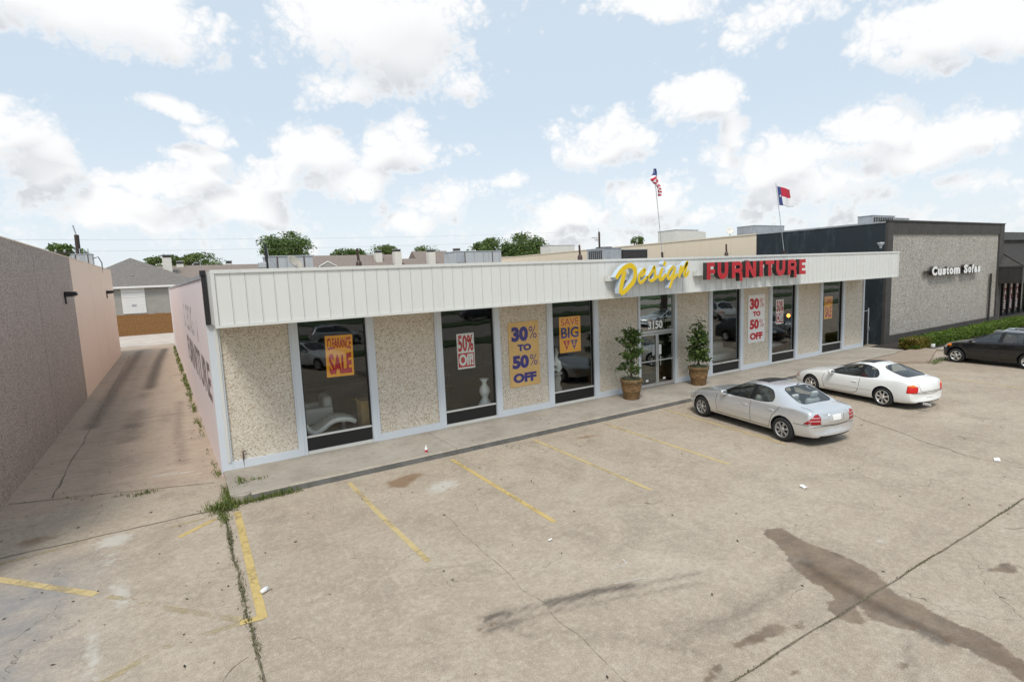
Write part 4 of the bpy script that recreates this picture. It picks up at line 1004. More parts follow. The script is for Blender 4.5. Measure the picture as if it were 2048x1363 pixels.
    def sideline(nm, pts, wd, m_, s, lift=.002, parent=root):
        P2 = []; 
        for a, b_ in zip(pts[:-1], pts[1:]):
            n = max(1, int(math.hypot(b_[0] - a[0], b_[1] - a[1]) / .05))
            P2 += [(a[0] + (b_[0] - a[0]) * k / n, a[1] + (b_[1] - a[1]) * k / n) for k in range(n)]
        P2.append(pts[-1]); vs = []; ok = []
        for i, q in enumerate(P2):
            a, b_ = P2[max(i - 1, 0)], P2[min(i + 1, len(P2) - 1)]; t = Vector((b_[0] - a[0], b_[1] - a[1])).normalized(); nn = Vector((-t.y, t.x)) * wd / 2
            pr = []
            for sg_ in (1, -1):
                h, nr = hit((q[0] + nn.x * sg_, 2.0 * s, q[1] + nn.y * sg_), (0, -s, 0))
                if h is None: pr = None; break
                pr.append(h + nr * lift)
            if pr: vs += pr
        n = len(vs) // 2
        if n > 1: MB().add(vs, [(2 * i, 2 * i + 1, 2 * i + 3, 2 * i + 2) for i in range(n - 1)], 0, True).build(nm, m_, parent)
    gap = M['dark']
    def line(pts, org, u, v, d, wd=.010):
        org, u, v, d = map(Vector, (org, u, v, d)); vs = []
        Q = []
        for a, b_ in zip(pts[:-1], pts[1:]):
            n = max(1, int(math.hypot(b_[0] - a[0], b_[1] - a[1]) / .05)); Q += [(a[0] + (b_[0] - a[0]) * k / n, a[1] + (b_[1] - a[1]) * k / n) for k in range(n)]
        Q.append(pts[-1])
        for i, q in enumerate(Q):
            a, b_ = Q[max(i - 1, 0)], Q[min(i + 1, len(Q) - 1)]; t = Vector((b_[0] - a[0], b_[1] - a[1])).normalized(); nn = Vector((-t.y, t.x)) * wd / 2; pr = []
            for sg_ in (1, -1):
                h, nr = hit(org + u * (q[0] + nn.x * sg_) + v * (q[1] + nn.y * sg_), d)
                if h is not None: pr.append(h + nr * .002)
            if len(pr) == 2: vs += pr
        n = len(vs) // 2
        if n > 1: MB().add(vs, [(2 * i, 2 * i + 1, 2 * i + 3, 2 * i + 2) for i in range(n - 1)], 0, True).build('panel_gap', gap, root)
    for pts in P.get('rearlines', ()): line(pts, (-5, 0, 0), (0, 1, 0), (0, 0, 1), (1, 0, 0))
    for pts in P.get('toplines', ()): line(pts, (0, 0, 3), (1, 0, 0), (0, 1, 0), (0, 0, -1))
    for s in (1, -1):
        for pts in P['seams']: sideline('panel_gap', pts, .013, gap, s)
        for pts in P.get('trims', ()): sideline('side_moulding', pts, P.get('trimw', .05), P.get('trimmat', pm), s, .012)
        for (hx, hz) in P['handles']:
            h, nr = hit((hx, 2 * s, hz), (0, -s, 0))
            if h: MB().rbox(h.x - .10, h.y - .008, h.z - .018, h.x + .10, h.y + .022 * s, h.z + .018, .014).build('door_handle', P.get('handlemat', pm), root)
        mx, mz = P['mirror']; h, nr = hit((mx, 2 * s, mz), (0, -s, 0))
        y0 = h.y if h else .8 * s
        mr = MB().rbox(mx - .06, y0 + .02 * s, mz - .05, mx + .08, y0 + .24 * s, mz + .10, .05, 3).build('door_mirror', P.get('mirrormat', pm), root)
        BOX(mx - .066, min(y0 + .05 * s, y0 + .21 * s), mz - .03, mx - .0605, max(y0 + .05 * s, y0 + .21 * s), mz + .08).build('mirror_glass', M['chrome'], mr)
        for (poly, org, u, v, d, mm, lf) in P['lamps']:
            org2 = (org[0], org[1] * s, org[2]); u2 = (u[0], u[1] * s, u[2]); v2 = (v[0], v[1] * s, v[2]); d2 = (d[0], d[1] * s, d[2])
            patch('tail_lamp' if org[0] < 0 else 'headlamp', poly, org2, u2, v2, d2, M[mm], lf)
    for nm, poly, org, u, v, d, mm, lf in P.get('patches', ()):
        patch(nm, poly, org, u, v, d, M[mm] if isinstance(mm, str) else mm, lf)
    # ---- wheels
    R = P['R']; rr = R * P.get('rim', .66); wt = P.get('tyre', .21)
    tb = MB().lathe([(rr, -wt / 2 + .015), (rr + .02, -wt / 2), (R - .045, -wt / 2 - .004), (R - .014, -wt / 2 + .016), (R, -wt / 2 + .045), (R, wt / 2 - .045), (R - .014, wt / 2 - .016), (R - .045, wt / 2 + .004), (rr + .02, wt / 2), (rr, wt / 2 - .015), (rr - .01, 0)], n=40, axis='y')
    tyre_me = tb.mesh('tyre', M['rubber']); tb.fixn(tyre_me)
    rb = MB(); of = wt / 2
    rb.lathe([(rr + .004, of - .004), (rr - .006, of + .002), (rr - .022, of - .004), (rr - .030, of - .05), (rr - .034, of - .12)], n=40, axis='y')
    rb.lathe([(.001, of - .004), (.05, of - .006), (.066, of - .016), (.07, of - .05)], n=20, axis='y')
    ns = P.get('spokes', 7); sw = P.get('spokew', .036)
    for k in range(ns):
        a = 2 * PI * k / ns + .2; er = Vector((math.cos(a), 0, math.sin(a))); et = Vector((-math.sin(a), 0, math.cos(a)))
        p0, p1 = .05, rr - .012
        vs = [er * p0 + et * sw * .75 + Vector((0, of - .016, 0)), er * p0 - et * sw * .75 + Vector((0, of - .016, 0)), er * p1 - et * sw * 1.25 + Vector((0, of - .010, 0)), er * p1 + et * sw * 1.25 + Vector((0, of - .010, 0))]
        md_ = [(er * (p0 + p1) / 2 + et * sw * .8 * q + Vector((0, of - .003, 0))) for q in (1, -1)]
        vs += md_; dn = Vector((0, -.05, 0)); vs2 = [q + dn for q in vs]; order = [0, 4, 3, 2, 5, 1]
        allv = vs + vs2; rb.add(allv, [(0, 4, 5, 1), (4, 3, 2, 5)] + [(order[q], order[(q + 1) % 6], 6 + order[(q + 1) % 6], 6 + order[q]) for q in range(6)])
    rim_me = rb.mesh('rim', P.get('rimmat', M['alloy'])); rb.fixn(rim_me)
    db = MB().lathe([(.001, of - .075), (rr - .03, of - .075)], n=24, axis='y'); disc_me = db.mesh('brake_disc', M['dark'])
    for ax in (P['fa'], P['ra']):
        for s in (1, -1):
            wy = P['track'] * s; wo = link('wheel', tyre_me, root, (ax, wy, R), (0, 0, 0 if s > 0 else PI))
            link('rim', rim_me, wo); link('brake_disc', disc_me, wo)
            wl = MB(); a_ = [PI * k / 12 for k in range(-1, 14)]
            ring = [(ax + Rw * math.cos(t_), R + P.get('archup', .015) + Rw * math.sin(t_)) for t_ in a_]
            vs = [(x, (P['w'] - .05) * s, z) for x, z in ring] + [(x, .45 * s, z) for x, z in ring]; n = len(ring)
            wl.add(vs, [(k, k + 1, n + k + 1, n + k) for k in range(n - 1)]); wl.add([(x, .46 * s, z) for x, z in ring], [tuple(range(n))]); wl.build('wheel_well', M['dark'], root)
    # ---- cabin
    cb = P['cabin']; ch = P['cabinmat']; dk = M['seatdark']
    BOX(cb['x1'], -.66, .30, cb['x0'], .66, .36).build('cabin_floor', dk, root)
    MB().rbox(cb['dash'] - .10, -.66, .52, cb['dash'] + .28, .66, P['dashz'], .08).build('dashboard', dk, root)
    MB().rbox(cb['shelf'] - .32, -.62, .55, cb['shelf'] + .10, .62, P['shelfz'], .05).build('parcel_shelf', ch, root)
    for xs_, two in ((cb['front'], True), (cb['rear'], P.get('rearhead', True))):
        for s in (1, -1):
            st_ = MB().rbox(xs_ - .02, s * .38 - .25, .36, xs_ + .50, s * .38 + .25, .62, .08).build('seat', ch, root)
            b_ = MB().rbox(-.09, -.25, 0, .09, .25, .56, .08).build('seat_back', ch, st_, (xs_ - .02, s * .38, .52), (0, -.22, 0))
            if two: MB().rbox(-.05, -.13, .58, .06, .13, .76, .05).build('headrest', ch, b_)
    sw_ = MB(); n = 20; ctr = Vector((cb['dash'] - .26, .37, P['dashz'] - .06)); e1 = Vector((0, 1, 0)); e2 = Vector((.42, 0, .9)).normalized()
    sw_.tube([ctr + (e1 * math.cos(2 * PI * k / n) + e2 * math.sin(2 * PI * k / n)) * .185 for k in range(n + 1)], .016, 8)
    sw_.tube([ctr - e1 * .18, ctr + e1 * .18], .018, 6); sw_.build('steering_wheel', dk, root)
    return root, hit, patch
def place(o, x, y, heading): o.location = (x, y, 0); o.rotation_euler = (0, 0, heading)

LUX = dict(rearlines=[[(-.60, .92), (-.57, .63), (-.45, .585), (.45, .585), (.57, .63), (.60, .92)], [(-.86, .56), (-.62, .565), (.62, .565), (.86, .56)]],
    toplines=[[(-1.95, .70), (-2.46, .66)], [(-1.95, -.70), (-2.46, -.66)], [(1.02, .72), (1.6, .70), (2.3, .52)], [(1.02, -.72), (1.6, -.70), (2.3, -.52)]], w=.93, R=.335, rim=.66, tyre=.225, fa=1.64, ra=-1.51, track=.80, arch=1.14, fc=(1.55, .34, .9), rc=(-1.8, .17, .7), spokes=7, spokew=.03, rimmat=M['alloy'],
    S=[(2.62, 2.62, .30, .54, .56, .58, .66, .60), (2.56, 2.54, .21, .66, .685, .70, .80, .70), (2.16, 2.11, .20, .80, .835, .85, .885, .74), (1.55, 1.50, .19, .89, .92, .945, .92, .74), (1.06, .98, .19, .935, .965, .995, .93, .72),
       (.92, .80, .19, .95, .99, 1.025, .93, .71), (.42, -.02, .19, 0.935, 1.375, 1.435, .93, .62), (-.34, -.40, .19, 0.945, 1.420, 1.475, .93, .62), (-.45, -.50, .19, 0.945, 1.420, 1.475, .93, .62), (-1.30, -1.02, .19, 0.960, 1.390, 1.45, .925, .60), (-1.48, -1.18, .19, 0.965, 1.365, 1.42, .92, .60),
       (-1.90, -1.92, .20, 1.0, 1.03, 1.075, .905, .70), (-1.98, -2.0, .20, 1.0, 1.02, 1.06, .90, .72), (-2.38, -2.38, .23, .965, .985, 1.02, .865, .72), (-2.47, -2.47, .25, .88, .90, .93, .84, .70), (-2.52, -2.52, .30, .62, .64, .66, .80, .66)],
    side=(5, 6, 8), bpil=(7,), wind=5, back=10, paint=M['paint_silver'], glass=M['carglass'], cabinmat=M['seatgrey'], dashz=.98, shelfz=.96,
    cabin=dict(x0=1.0, x1=-1.9, dash=.62, front=-.25, rear=-1.32, shelf=-1.62),
    seams=[[(.93, .93), (.98, .70), (.94, .33)], [(-.40, .95), (-.40, .32)], [(-1.42, .97), (-1.30, .80), (-1.17, .66), (-1.10, .45), (-1.06, .32)], [(.94, .33), (-1.06, .32)], [(-1.88, .60), (-2.36, .61)]],
    trims=[[(.92, .50), (-1.08, .50)]], trimw=.035, handles=[(-.17, .80), (-1.12, .82)], mirror=(.60, .99),
    lamps=[([(-.26, -.12), (.16, -.13), (.17, .05), (.09, .15), (.02, .14)], (-3.2, 1.55, .76), (-.707, .707 * -1, 0), (0, 0, 1), (.707, -.707, 0), 'lampred', .008),
           ([(-.16, -.035), (.165, -.045), (.168, -.015), (-.12, -.008)], (-3.2, 1.55, .76), (-.707, -.707, 0), (0, 0, 1), (.707, -.707, 0), 'lampstripe', .012),
           ([(-.07, .045), (.155, .035), (.135, .065), (-.04, .070)], (-3.2, 1.55, .76), (-.707, -.707, 0), (0, 0, 1), (.707, -.707, 0), 'lampstripe', .012),
           ([(-.22, -.10), (.20, -.08), (.16, .09), (-.2, .10)], (3.2, 1.35, .66), (-.707, .707, 0), (0, 0, 1), (-.8, -.6, 0), 'lampclear', .008),
           ([(-.05, -.03), (.05, -.03), (.05, .03), (-.05, .03)], (2.42, 2.0, .50), (1, 0, 0), (0, 0, 1), (0, -1, 0), 'lampamber', .008)],
    patches=[('sunroof', [(-.62, -.40), (-.12, -.40), (-.10, .0), (-.12, .40), (-.62, .40)], (0, 0, 3), (1, 0, 0), (0, 1, 0), (0, 0, -1), 'black', .006),
             ('number_plate_recess', [(-.27, -.11), (.27, -.11), (.30, .10), (-.30, .10)], (-4, 0, .78), (0, 1, 0), (0, 0, 1), (1, 0, 0), 'paint_silver', .004),
             ('number_plate', [(-.15, -.075), (.15, -.075), (.15, .075), (-.15, .075)], (-4, 0, .78), (0, 1, 0), (0, 0, 1), (1, 0, 0), 'printwhite', .014)])
COUPE = dict(rearhead=False, rearlines=[[(-.52, .90), (-.46, .66), (-.40, .62), (.40, .62), (.46, .66), (.52, .90)], [(-.8, .56), (.8, .56)]],
    toplines=[[(-1.9, .60), (-2.28, .56)], [(-1.9, -.60), (-2.28, -.56)], [(.98, .70), (1.5, .68), (2.1, .50)], [(.98, -.70), (1.5, -.68), (2.1, -.50)]], w=.90, R=.325, rim=.70, tyre=.215, fa=1.42, ra=-1.33, track=.775, arch=1.12, fc=(1.3, .40, .9), rc=(-1.6, .20, .7), spokes=7, spokew=.034, rimmat=M['chrome'],
    S=[(2.48, 2.48, .27, .47, .49, .51, .60, .54), (2.42, 2.40, .20, .58, .61, .63, .76, .64), (2.02, 1.97, .18, .735, .77, .79, .86, .70), (1.45, 1.40, .17, .82, .86, .885, .89, .70), (1.02, .92, .17, .855, .895, .925, .90, .68),
       (.86, .72, .17, .865, .91, .945, .90, .67), (.30, -.12, .17, 0.845, 1.270, 1.325, .90, .55), (-.40, -.50, .17, 0.855, 1.315, 1.365, .90, .55), (-.50, -.60, .17, 0.860, 1.315, 1.365, .90, .55), (-1.25, -.98, .17, 0.895, 1.215, 1.335, .895, .54), (-1.40, -1.05, .17, 0.905, 1.205, 1.325, .89, .54),
       (-1.84, -1.90, .18, .95, .985, 1.035, .875, .62), (-1.93, -1.99, .18, .945, .975, 1.02, .87, .64), (-2.22, -2.24, .21, .92, .945, .99, .84, .66), (-2.31, -2.31, .23, .82, .84, .87, .81, .66), (-2.36, -2.36, .27, .58, .60, .62, .77, .62)],
    side=(5, 6, 8), bpil=(7,), wind=5, back=10, paint=M['paint_white'], glass=M['carglass'], cabinmat=M['seatdark'], dashz=.90, shelfz=.86,
    cabin=dict(x0=.95, x1=-1.75, dash=.55, front=-.35, rear=-1.02, shelf=-1.45),
    seams=[[(.82, .86), (.92, .60), (.84, .26)], [(-.52, .88), (-.50, .55), (-.42, .36), (-.25, .28)], [(.84, .26), (-.25, .28)]],
    trims=[[(.86, .50), (-.95, .53)]], trimw=.05, handles=[(-.34, .70)], mirror=(.52, .90),
    lamps=[([(-.15, -.13), (.17, -.13), (.19, .06), (.05, .13), (-.12, .10)], (-3.0, 1.55, .71), (-.707, -.707, 0), (0, 0, 1), (.707, -.707, 0), 'lampredbright', .008),
           ([(-.12, .08), (.16, .06), (.05, .135), (-.10, .12)], (-3.0, 1.55, .71), (-.707, -.707, 0), (0, 0, 1), (.707, -.707, 0), 'lampamber', .012),
           ([(-.20, -.08), (.16, -.07), (.12, .09), (-.1, .10)], (3.0, 1.35, .60), (-.707, .707, 0), (0, 0, 1), (-.8, -.6, 0), 'lampclear', .008),
           ([(-.05, -.04), (.05, -.04), (.05, .04), (-.05, .04)], (2.12, 2.0, .58), (1, 0, 0), (0, 0, 1), (0, -1, 0), 'lampamber', .008)],
    patches=[('sunroof', [(-.66, -.38), (-.20, -.38), (-.18, .0), (-.20, .38), (-.66, .38)], (0, 0, 3), (1, 0, 0), (0, 1, 0), (0, 0, -1), 'black', .006),
             ('number_plate', [(-.15, -.075), (.15, -.075), (.15, .075), (-.15, .075)], (-4, 0, .48), (0, 1, 0), (0, 0, 1), (1, 0, 0), 'printwhite', .014)])
WAGON = dict(w=.885, R=.325, rim=.66, tyre=.21, fa=1.34, ra=-1.26, track=.765, arch=1.18, archup=.03, fc=(1.2, .36, .9), rc=(-1.7, .16, .6), spokes=5, spokew=.055, rimmat=M['chrome'],
    S=[(2.14, 2.14, .30, .58, .60, .62, .60, .54), (2.08, 2.05, .22, .72, .75, .77, .76, .64), (1.75, 1.70, .20, .87, .90, .925, .85, .70), (1.40, 1.34, .19, .93, .965, .99, .875, .70), (1.16, 1.05, .19, .96, 1.0, 1.03, .885, .68),
       (1.04, .90, .19, .975, 1.02, 1.055, .885, .67), (.46, .06, .19, 1.0, 1.43, 1.51, .885, .60), (-.20, -.28, .19, 1.03, 1.49, 1.565, .885, .60), (-.30, -.38, .19, 1.035, 1.49, 1.565, .885, .60), (-1.06, -1.04, .19, 1.07, 1.48, 1.555, .885, .59), (-1.16, -1.14, .19, 1.075, 1.475, 1.55, .885, .59),
       (-1.72, -1.55, .20, 1.09, 1.43, 1.51, .865, .57), (-1.80, -1.63, .20, 1.09, 1.41, 1.49, .86, .56), (-2.06, -2.02, .24, 1.02, 1.05, 1.08, .82, .60), (-2.14, -2.12, .26, .92, .94, .96, .80, .60), (-2.18, -2.18, .30, .62, .64, .66, .76, .58)],
    side=(5, 6, 8, 10), bpil=(7, 9), wind=5, back=12, paint=M['paint_black'], glass=M['cardark'], cabinmat=M['seatdark'], dashz=1.0, shelfz=.80,
    cabin=dict(x0=1.0, x1=-1.8, dash=.70, front=-.10, rear=-1.0, shelf=-1.5),
    seams=[[(.86, .97), (.92, .65), (.86, .33)], [(-.27, 1.02), (-.27, .32)], [(-1.05, 1.06), (-1.02, .80), (-.90, .55), (-.86, .33)], [(.86, .33), (-.86, .33)]],
    trims=[[(.86, .62), (-.88, .63)]], trimw=.06, trimmat=M['blackmetal'], handles=[(-.08, .86), (-.90, .90)], handlemat=M['blackmetal'], mirror=(.72, 1.02), mirrormat=M['blackmetal'],
    lamps=[([(-.24, -.08), (.14, -.09), (.10, .07), (-.24, .09)], (2.9, 1.45, .76), (-.707, .707, 0), (0, 0, 1), (-.8, -.6, 0), 'lampclear', .008),
           ([(-.06, -.05), (.16, -.04), (.18, .05), (-.02, .06)], (1.72, 2.0, .80), (-1, 0, 0), (0, 0, 1), (0, -1, 0), 'lampamber', .010),
           ([(-.10, -.24), (.12, -.24), (.12, .24), (-.10, .24)], (-3.2, 1.45, .95), (-.707, -.707, 0), (0, 0, 1), (.707, -.707, 0), 'lampred', .008)],
    patches=[('number_plate', [(-.15, -.075), (.15, -.075), (.15, .075), (-.15, .075)], (-4, 0, .70), (0, 1, 0), (0, 0, 1), (1, 0, 0), 'printwhite', .014)])
lux, hitL, patL = make_car('parked_car', 'silver luxury sedan parked nose-in by the entrance', 'car', LUX)
place(lux, 12.36, -5.58, math.atan2(3.15, .47))
MB().tube([(-1.22, 0, 1.44), (-1.30, 0, 1.50)], .012, 6).build('roof_antenna', M['black'], lux)
# wipers and silver bonnet star line, exhaust
MB().tube([(.98, -.55, 1.0), (.80, -.1, 1.03), (.78, .45, 1.04)], .012, 6).build('wiper', M['black'], lux)
coupe, hitC, patC = make_car('parked_car', 'white two-door coupe parked beside the silver sedan', 'car', COUPE)
place(coupe, 18.22, -5.60, math.atan2(2.82, .47))
MB().tube([(-2.38, .45, .25), (-2.60, .45, .25)], .04, 10).build('exhaust_pipe', M['chrome'], coupe)
wagon, hitW, patW = make_car('parked_car', 'black wagon with roof rails parked by the hedge', 'car', WAGON)
place(wagon, 28.75, -6.28, math.atan2(2.5, .16))
for s in (1, -1):
    MB().tube([(.05, .60 * s, 1.50), (-.05, .60 * s, 1.57), (-1.4, .58 * s, 1.57), (-1.5, .58 * s, 1.50)], .022, 8).build('roof_rail', M['chrome'], wagon)
for xx in (-.3, -1.1): MB().tube([(xx, -.60, 1.585), (xx, .60, 1.585)], .02, 8).build('roof_bar', M['chrome'], wagon)
def recolour(src, name, label, cat, pm, x, y, hd):
    c = copy_tree(src); c.name = name; tag(c, label, cat); place(c, x, y, hd)
    for ch in c.children:
        if ch.data and ch.data.materials and ch.data.materials[0] in (M['paint_silver'], M['paint_white'], M['paint_black']):
            ch.data = ch.data.copy(); ch.data.materials[0] = pm
    return c
recolour(wagon, 'parked_car', 'silver wagon mostly hidden behind the black wagon', 'car', M['paint_silver'], 32.2, -6.5, math.atan2(2.5, .16))
# cars over the road, seen only mirrored in the shop windows
recolour(lux, 'parked_car', 'white sedan mirrored in the window with the chaise', 'car', M['paint_white'], 3.9, -18.0, 1.15)
recolour(wagon, 'street_car', 'pale wagon driving past, mirrored in the window by the alley', 'car', M['paint_silver'], 8.0, -36.0 + 7.5, 0.0)
recolour(coupe, 'street_car', 'silver coupe on the street mirrored in the door glass', 'car', M['paint_silver'], 33.5, -18.4, PI)
recolour(lux, 'street_car', 'dark sedan on the far lane mirrored in the shop windows', 'car', M['paint_blue'], 27.0, -40.0, 0.0)
recolour(wagon, 'street_car', 'white wagon mirrored in the window above the sofa', 'car', M['paint_white'], 40.5, -17.4, 2.2)

# ------------------------------------------------------------------ neighbour across the alley
nb = thing('neighbour_building', 'tall windowless neighbour wall, mauve pebbles in front and peach paint behind', 'building', (-6.65, 0, 0))
NH = 6.49
for a, b_, m in [(-4.0, 8.36, 'pebble_mauve'), (8.36, 16.2, 'pebble_mauve'), (16.2, 23.1, 'peach'), (23.1, 28.6, 'peach'), (28.6, 36.2, 'peach')]:
    BOX(-.3, a + .018, 0, 0, b_ - .018, NH).build('wall_panel', M[m], nb)
    BOX(-.32, a + .002, NH, .012, b_ - .002, NH + .035).build('coping', M['tanwall'], nb)
BOX(-.28, -3.9, 0, -.02, 36.1, NH - .05).build('joint_backing', M['sealant'], nb)
BOX(-22, -3.9, NH - .6, -.31, 36.1, NH - .45).build('roof', M['roofmemb'], nb)
BOX(-22, 35.9, 0, -.31, 36.2, NH).build('rear_wall', M['peach'], nb)
for y, lb in ((13.64, 'black wall lamp on the mauve pebbled alley wall'), (30.84, 'black wall lamp high on the peach alley wall')):
    t = thing('wall_lamp', lb, 'wall lamp', (-6.65, y, 4.45), 0, 'alley wall lamps')
    MB().rbox(0.001, -.10, 0, .05, .10, .52, .02).build('back_plate', M['blackmetal'], t)
    MB().prism([(.05, .30), (.42, .34), (.44, .40), (.40, .50), (.05, .52)], -.16, .16, 'y').build('hood', M['blackmetal'], t)
    BOX(.10, -.11, .285, .36, .11, .318).build('lens', M['lampclear'], t)

# plant on the neighbour's roof, utility pole beyond
def hvac(name, label, x0, y0, z0, x1, y1, z1, m='galv', slats='y0', fan=True, nsl=9, dark=False, group=None):
    t = thing(name, label, 'roof unit', ((x0 + x1) / 2, (y0 + y1) / 2, z0), 0, group)
    a, b_, c = (x1 - x0) / 2, (y1 - y0) / 2, z1 - z0
    BOX(-a, -b_, .06, a, b_, c).build('casing', M[m], t)
    BOX(-a - .03, -b_ - .03, c, a + .03, b_ + .03, c + .04).build('lid', M['galv'], t)
    BOX(-a - .05, -b_ - .05, 0, a + .05, b_ + .05, .058).build('curb', M['galv'], t)
    if slats:
        for k in range(nsl):
            if slats == 'y0':
                xx = -a + .1 + (2 * a - .2) * k / nsl; BOX(xx, -b_ - .02, .14, xx + (2 * a - .2) / nsl * .6, -b_ - .002, c - .1).build('louvre', M['signdark'], t)
            else:
                yy = -b_ + .1 + (2 * b_ - .2) * k / nsl; BOX(-a - .02, yy, .14, -a - .002, yy + (2 * b_ - .2) / nsl * .6, c - .1).build('louvre', M['signdark'], t)
    if m == 'galvdirty':
        for k in range(1, 5): BOX(-a + 2 * a * k / 5 - .02, -b_ - .02, .1, -a + 2 * a * k / 5 + .02, -b_ - .002, c - .02).build('panel_seam', M['wooddark'] if k in (1, 4) else M['galv'], t)
        BOX(-a + .08, -b_ - .03, c * .62, -a + 2 * a / 5 - .06, -b_ - .002, c - .08).build('access_panel', M['galv'], t)
    if fan: MB().lathe([(min(a, b_) * .7, c + .04), (min(a, b_) * .7, c + .12), (min(a, b_) * .62, c + .14)], n=20).build('fan_ring', M['blackmetal'], t)
    return t
un = hvac('rooftop_unit', 'grey sheet metal unit with cables on the neighbour roof', -8.1, 29.4, 5.9, -7.05, 30.5, 7.35, 'galvdirty', None, False)
for k in range(4): MB().tube([(-.35 + k * .22, 0, 1.45), (-.35 + k * .22, 0, 1.85)], .03, 6).build('stack', M['galv'], un)
MB().tube([(.5, 0, 1.2), (.8, .1, 1.3), (.95, .2, .9), (.9, .3, .2)], .03, 6).build('cable', M['blackmetal'], un)
def wire(pts_label, a, b_, sag, r=.02):
    a, b_ = Vector(a), Vector(b_); P = [a.lerp(b_, k / 24) - Vector((0, 0, sag * 4 * (k / 24) * (1 - k / 24))) for k in range(25)]
    tag(MB().tube(P, r, 5).build('overhead_wire', M['wirem'], fix=False), pts_label, 'wire', 'overhead wires')
M['wirem'] = plain('weathered_cable', (0.20, 0.20, 0.21), 0.7)
M['polewood'] = plain('creosoted_pole', (0.05, 0.04, 0.034), 0.95, 0.3, 5)
def pole(label, x, y, h, lean, side, r=.16):
    t = thing('utility_pole', label, 'utility pole', (x, y, 0))
    MB().tube([(0, 0, 0), (lean * .5, 0, h * .5), (lean, 0, h)], [r * 1.3, r * 1.1, r], 12).build('shaft', M['polewood'], t)
    for k, (zz, ln) in enumerate(((h - 1.5, 1.9), (h - 2.0, 1.2))):
        ax = lean * zz / h
        MB().tube([(ax, 0, zz), (ax + side * ln, .1, zz + .1)], .05, 8).build('crossarm', M['polewood'], t)
        for q in (.45, .75, 1.0): MB().lathe([(.02, 0), (.07, .05), (.06, .12), (.085, .18), (.04, .24)], (ax + side * ln * q, .1 * q, zz + .12), 10).build('insulator', M['galv'], t)
    MB().tube([(lean, 0, h - .1), (lean - .15, 0, h + .75)], .05, 8).build('pole_top_pin', M['galv'], t)
    return t
pole('black utility pole behind the mauve neighbour building', -8.95, 40.0, 9.45, .10, -1)
pole('distant utility pole beyond the tan wall', 83.5, 85.0, 14.0, -.05, -1, .22)
wire('upper overhead wire crossing the sky behind the roofs', (-60, 44, 9.9), (83.4, 85, 14.3), 1.1, .009)
wire('lower overhead wire crossing the sky behind the roofs', (-60, 44, 8.8), (83.4, 85, 12.6), 1.0, .009)
wire('slack wire drooping in front of the grey garage', (-11, 64.5, 5.1), (1, 64.5, 6.4), 1.0, .012)
wire('second slack wire drooping lower before the garage', (-11, 64.3, 4.6), (1, 64.3, 5.9), 1.1, .012)

# ------------------------------------------------------------------ cedar fence and houses behind the alley
fence = thing('wooden_fence', 'brown cedar board fence closing the end of the alley', 'fence', (-14, 57.2, 0))
for k in range(110):
    x = k * .155; h = 2.32 + rnd.uniform(-.03, .03) - x * .004
    if k % 3 == 0:
        pk = MB().prism([(0.004, 0), (.15, 0), (.15, h - .06), (.12, h), (.03, h), (.004, h - .06)], 0, .02, 'y'); pme = pk.mesh('picket', M['wood_fence']); pk.fixn(pme)
    link('picket', pme, fence, (x, rnd.uniform(0, .008), 0))
for zz in (.35, 1.2, 2.0): BOX(0, .032, zz, 17, .07, zz + .09).build('rail', M['wood_fence'], fence)

def hip_house(label, x0, x1, y0, y1, ze, apex, roofm, wallm, name='house', doors=True):
    t = thing(name, label, 'house', ((x0 + x1) / 2, y0, 0)); cx = (x0 + x1) / 2
    a0, a1 = x0 - cx, x1 - cx; d = y1 - y0
    BOX(a0 + .5, .5, 0, a1 - .5, d - .5, ze - .05).build('wall', M[wallm], t)
    BOX(a0, 0, ze - .22, a1, .10, ze + .02).build('eave_board', M['white'], t)
    vs = [(a0, 0, ze), (a1, 0, ze), (a1, d, ze), (a0, d, ze), (apex[0] - cx, apex[1] - y0, apex[2]), (apex[0] - cx, max(apex[1] - y0 + .5, d - 7), apex[2])]
    rf = MB().add(vs, [(0, 1, 4), (1, 2, 5, 4), (2, 3, 5), (3, 0, 4, 5), (0, 3, 2, 1)]).build('roof', M[roofm], t)
    return t, rf, cx
hs, rf, cx = hip_house('grey hip-roofed house with white garage door behind the fence', -14.4, 1.2, 65.5, 84, 5.4, (-7.1, 72.5, 9.15), 'roofgrey', 'siding')
door = BOX(-8.15 - cx, .44, 2.1, -5.73 - cx, .495, 5.15).build('shutter_door', M['offwhite'], hs)
for k in range(16): BOX(-8.12 - cx, .41, 2.12 + k * .19, -5.76 - cx, .438, 2.12 + k * .19 + .165).build('slat', M['white'], door)
BOX(-7.2 - cx, .395, 2.95, -6.7 - cx, .408, 3.2).build('door_notice', M['galv'], door)
for (vx, vz, vy) in ((-8.5, 7.55, 69.9), (-8.15, 7.55, 69.9), (-5.4, 7.7, 70.0), (-5.0, 7.6, 70.0), (-6.9, 6.7, 68.0)):
    MB().lathe([(.11, -.35), (.11, .05), (.16, .08), (.02, .16)], (vx - cx, vy - 65.5, vz - (0 if vz < 7 else .1)), 10).build('roof_vent', M['galv'], rf)

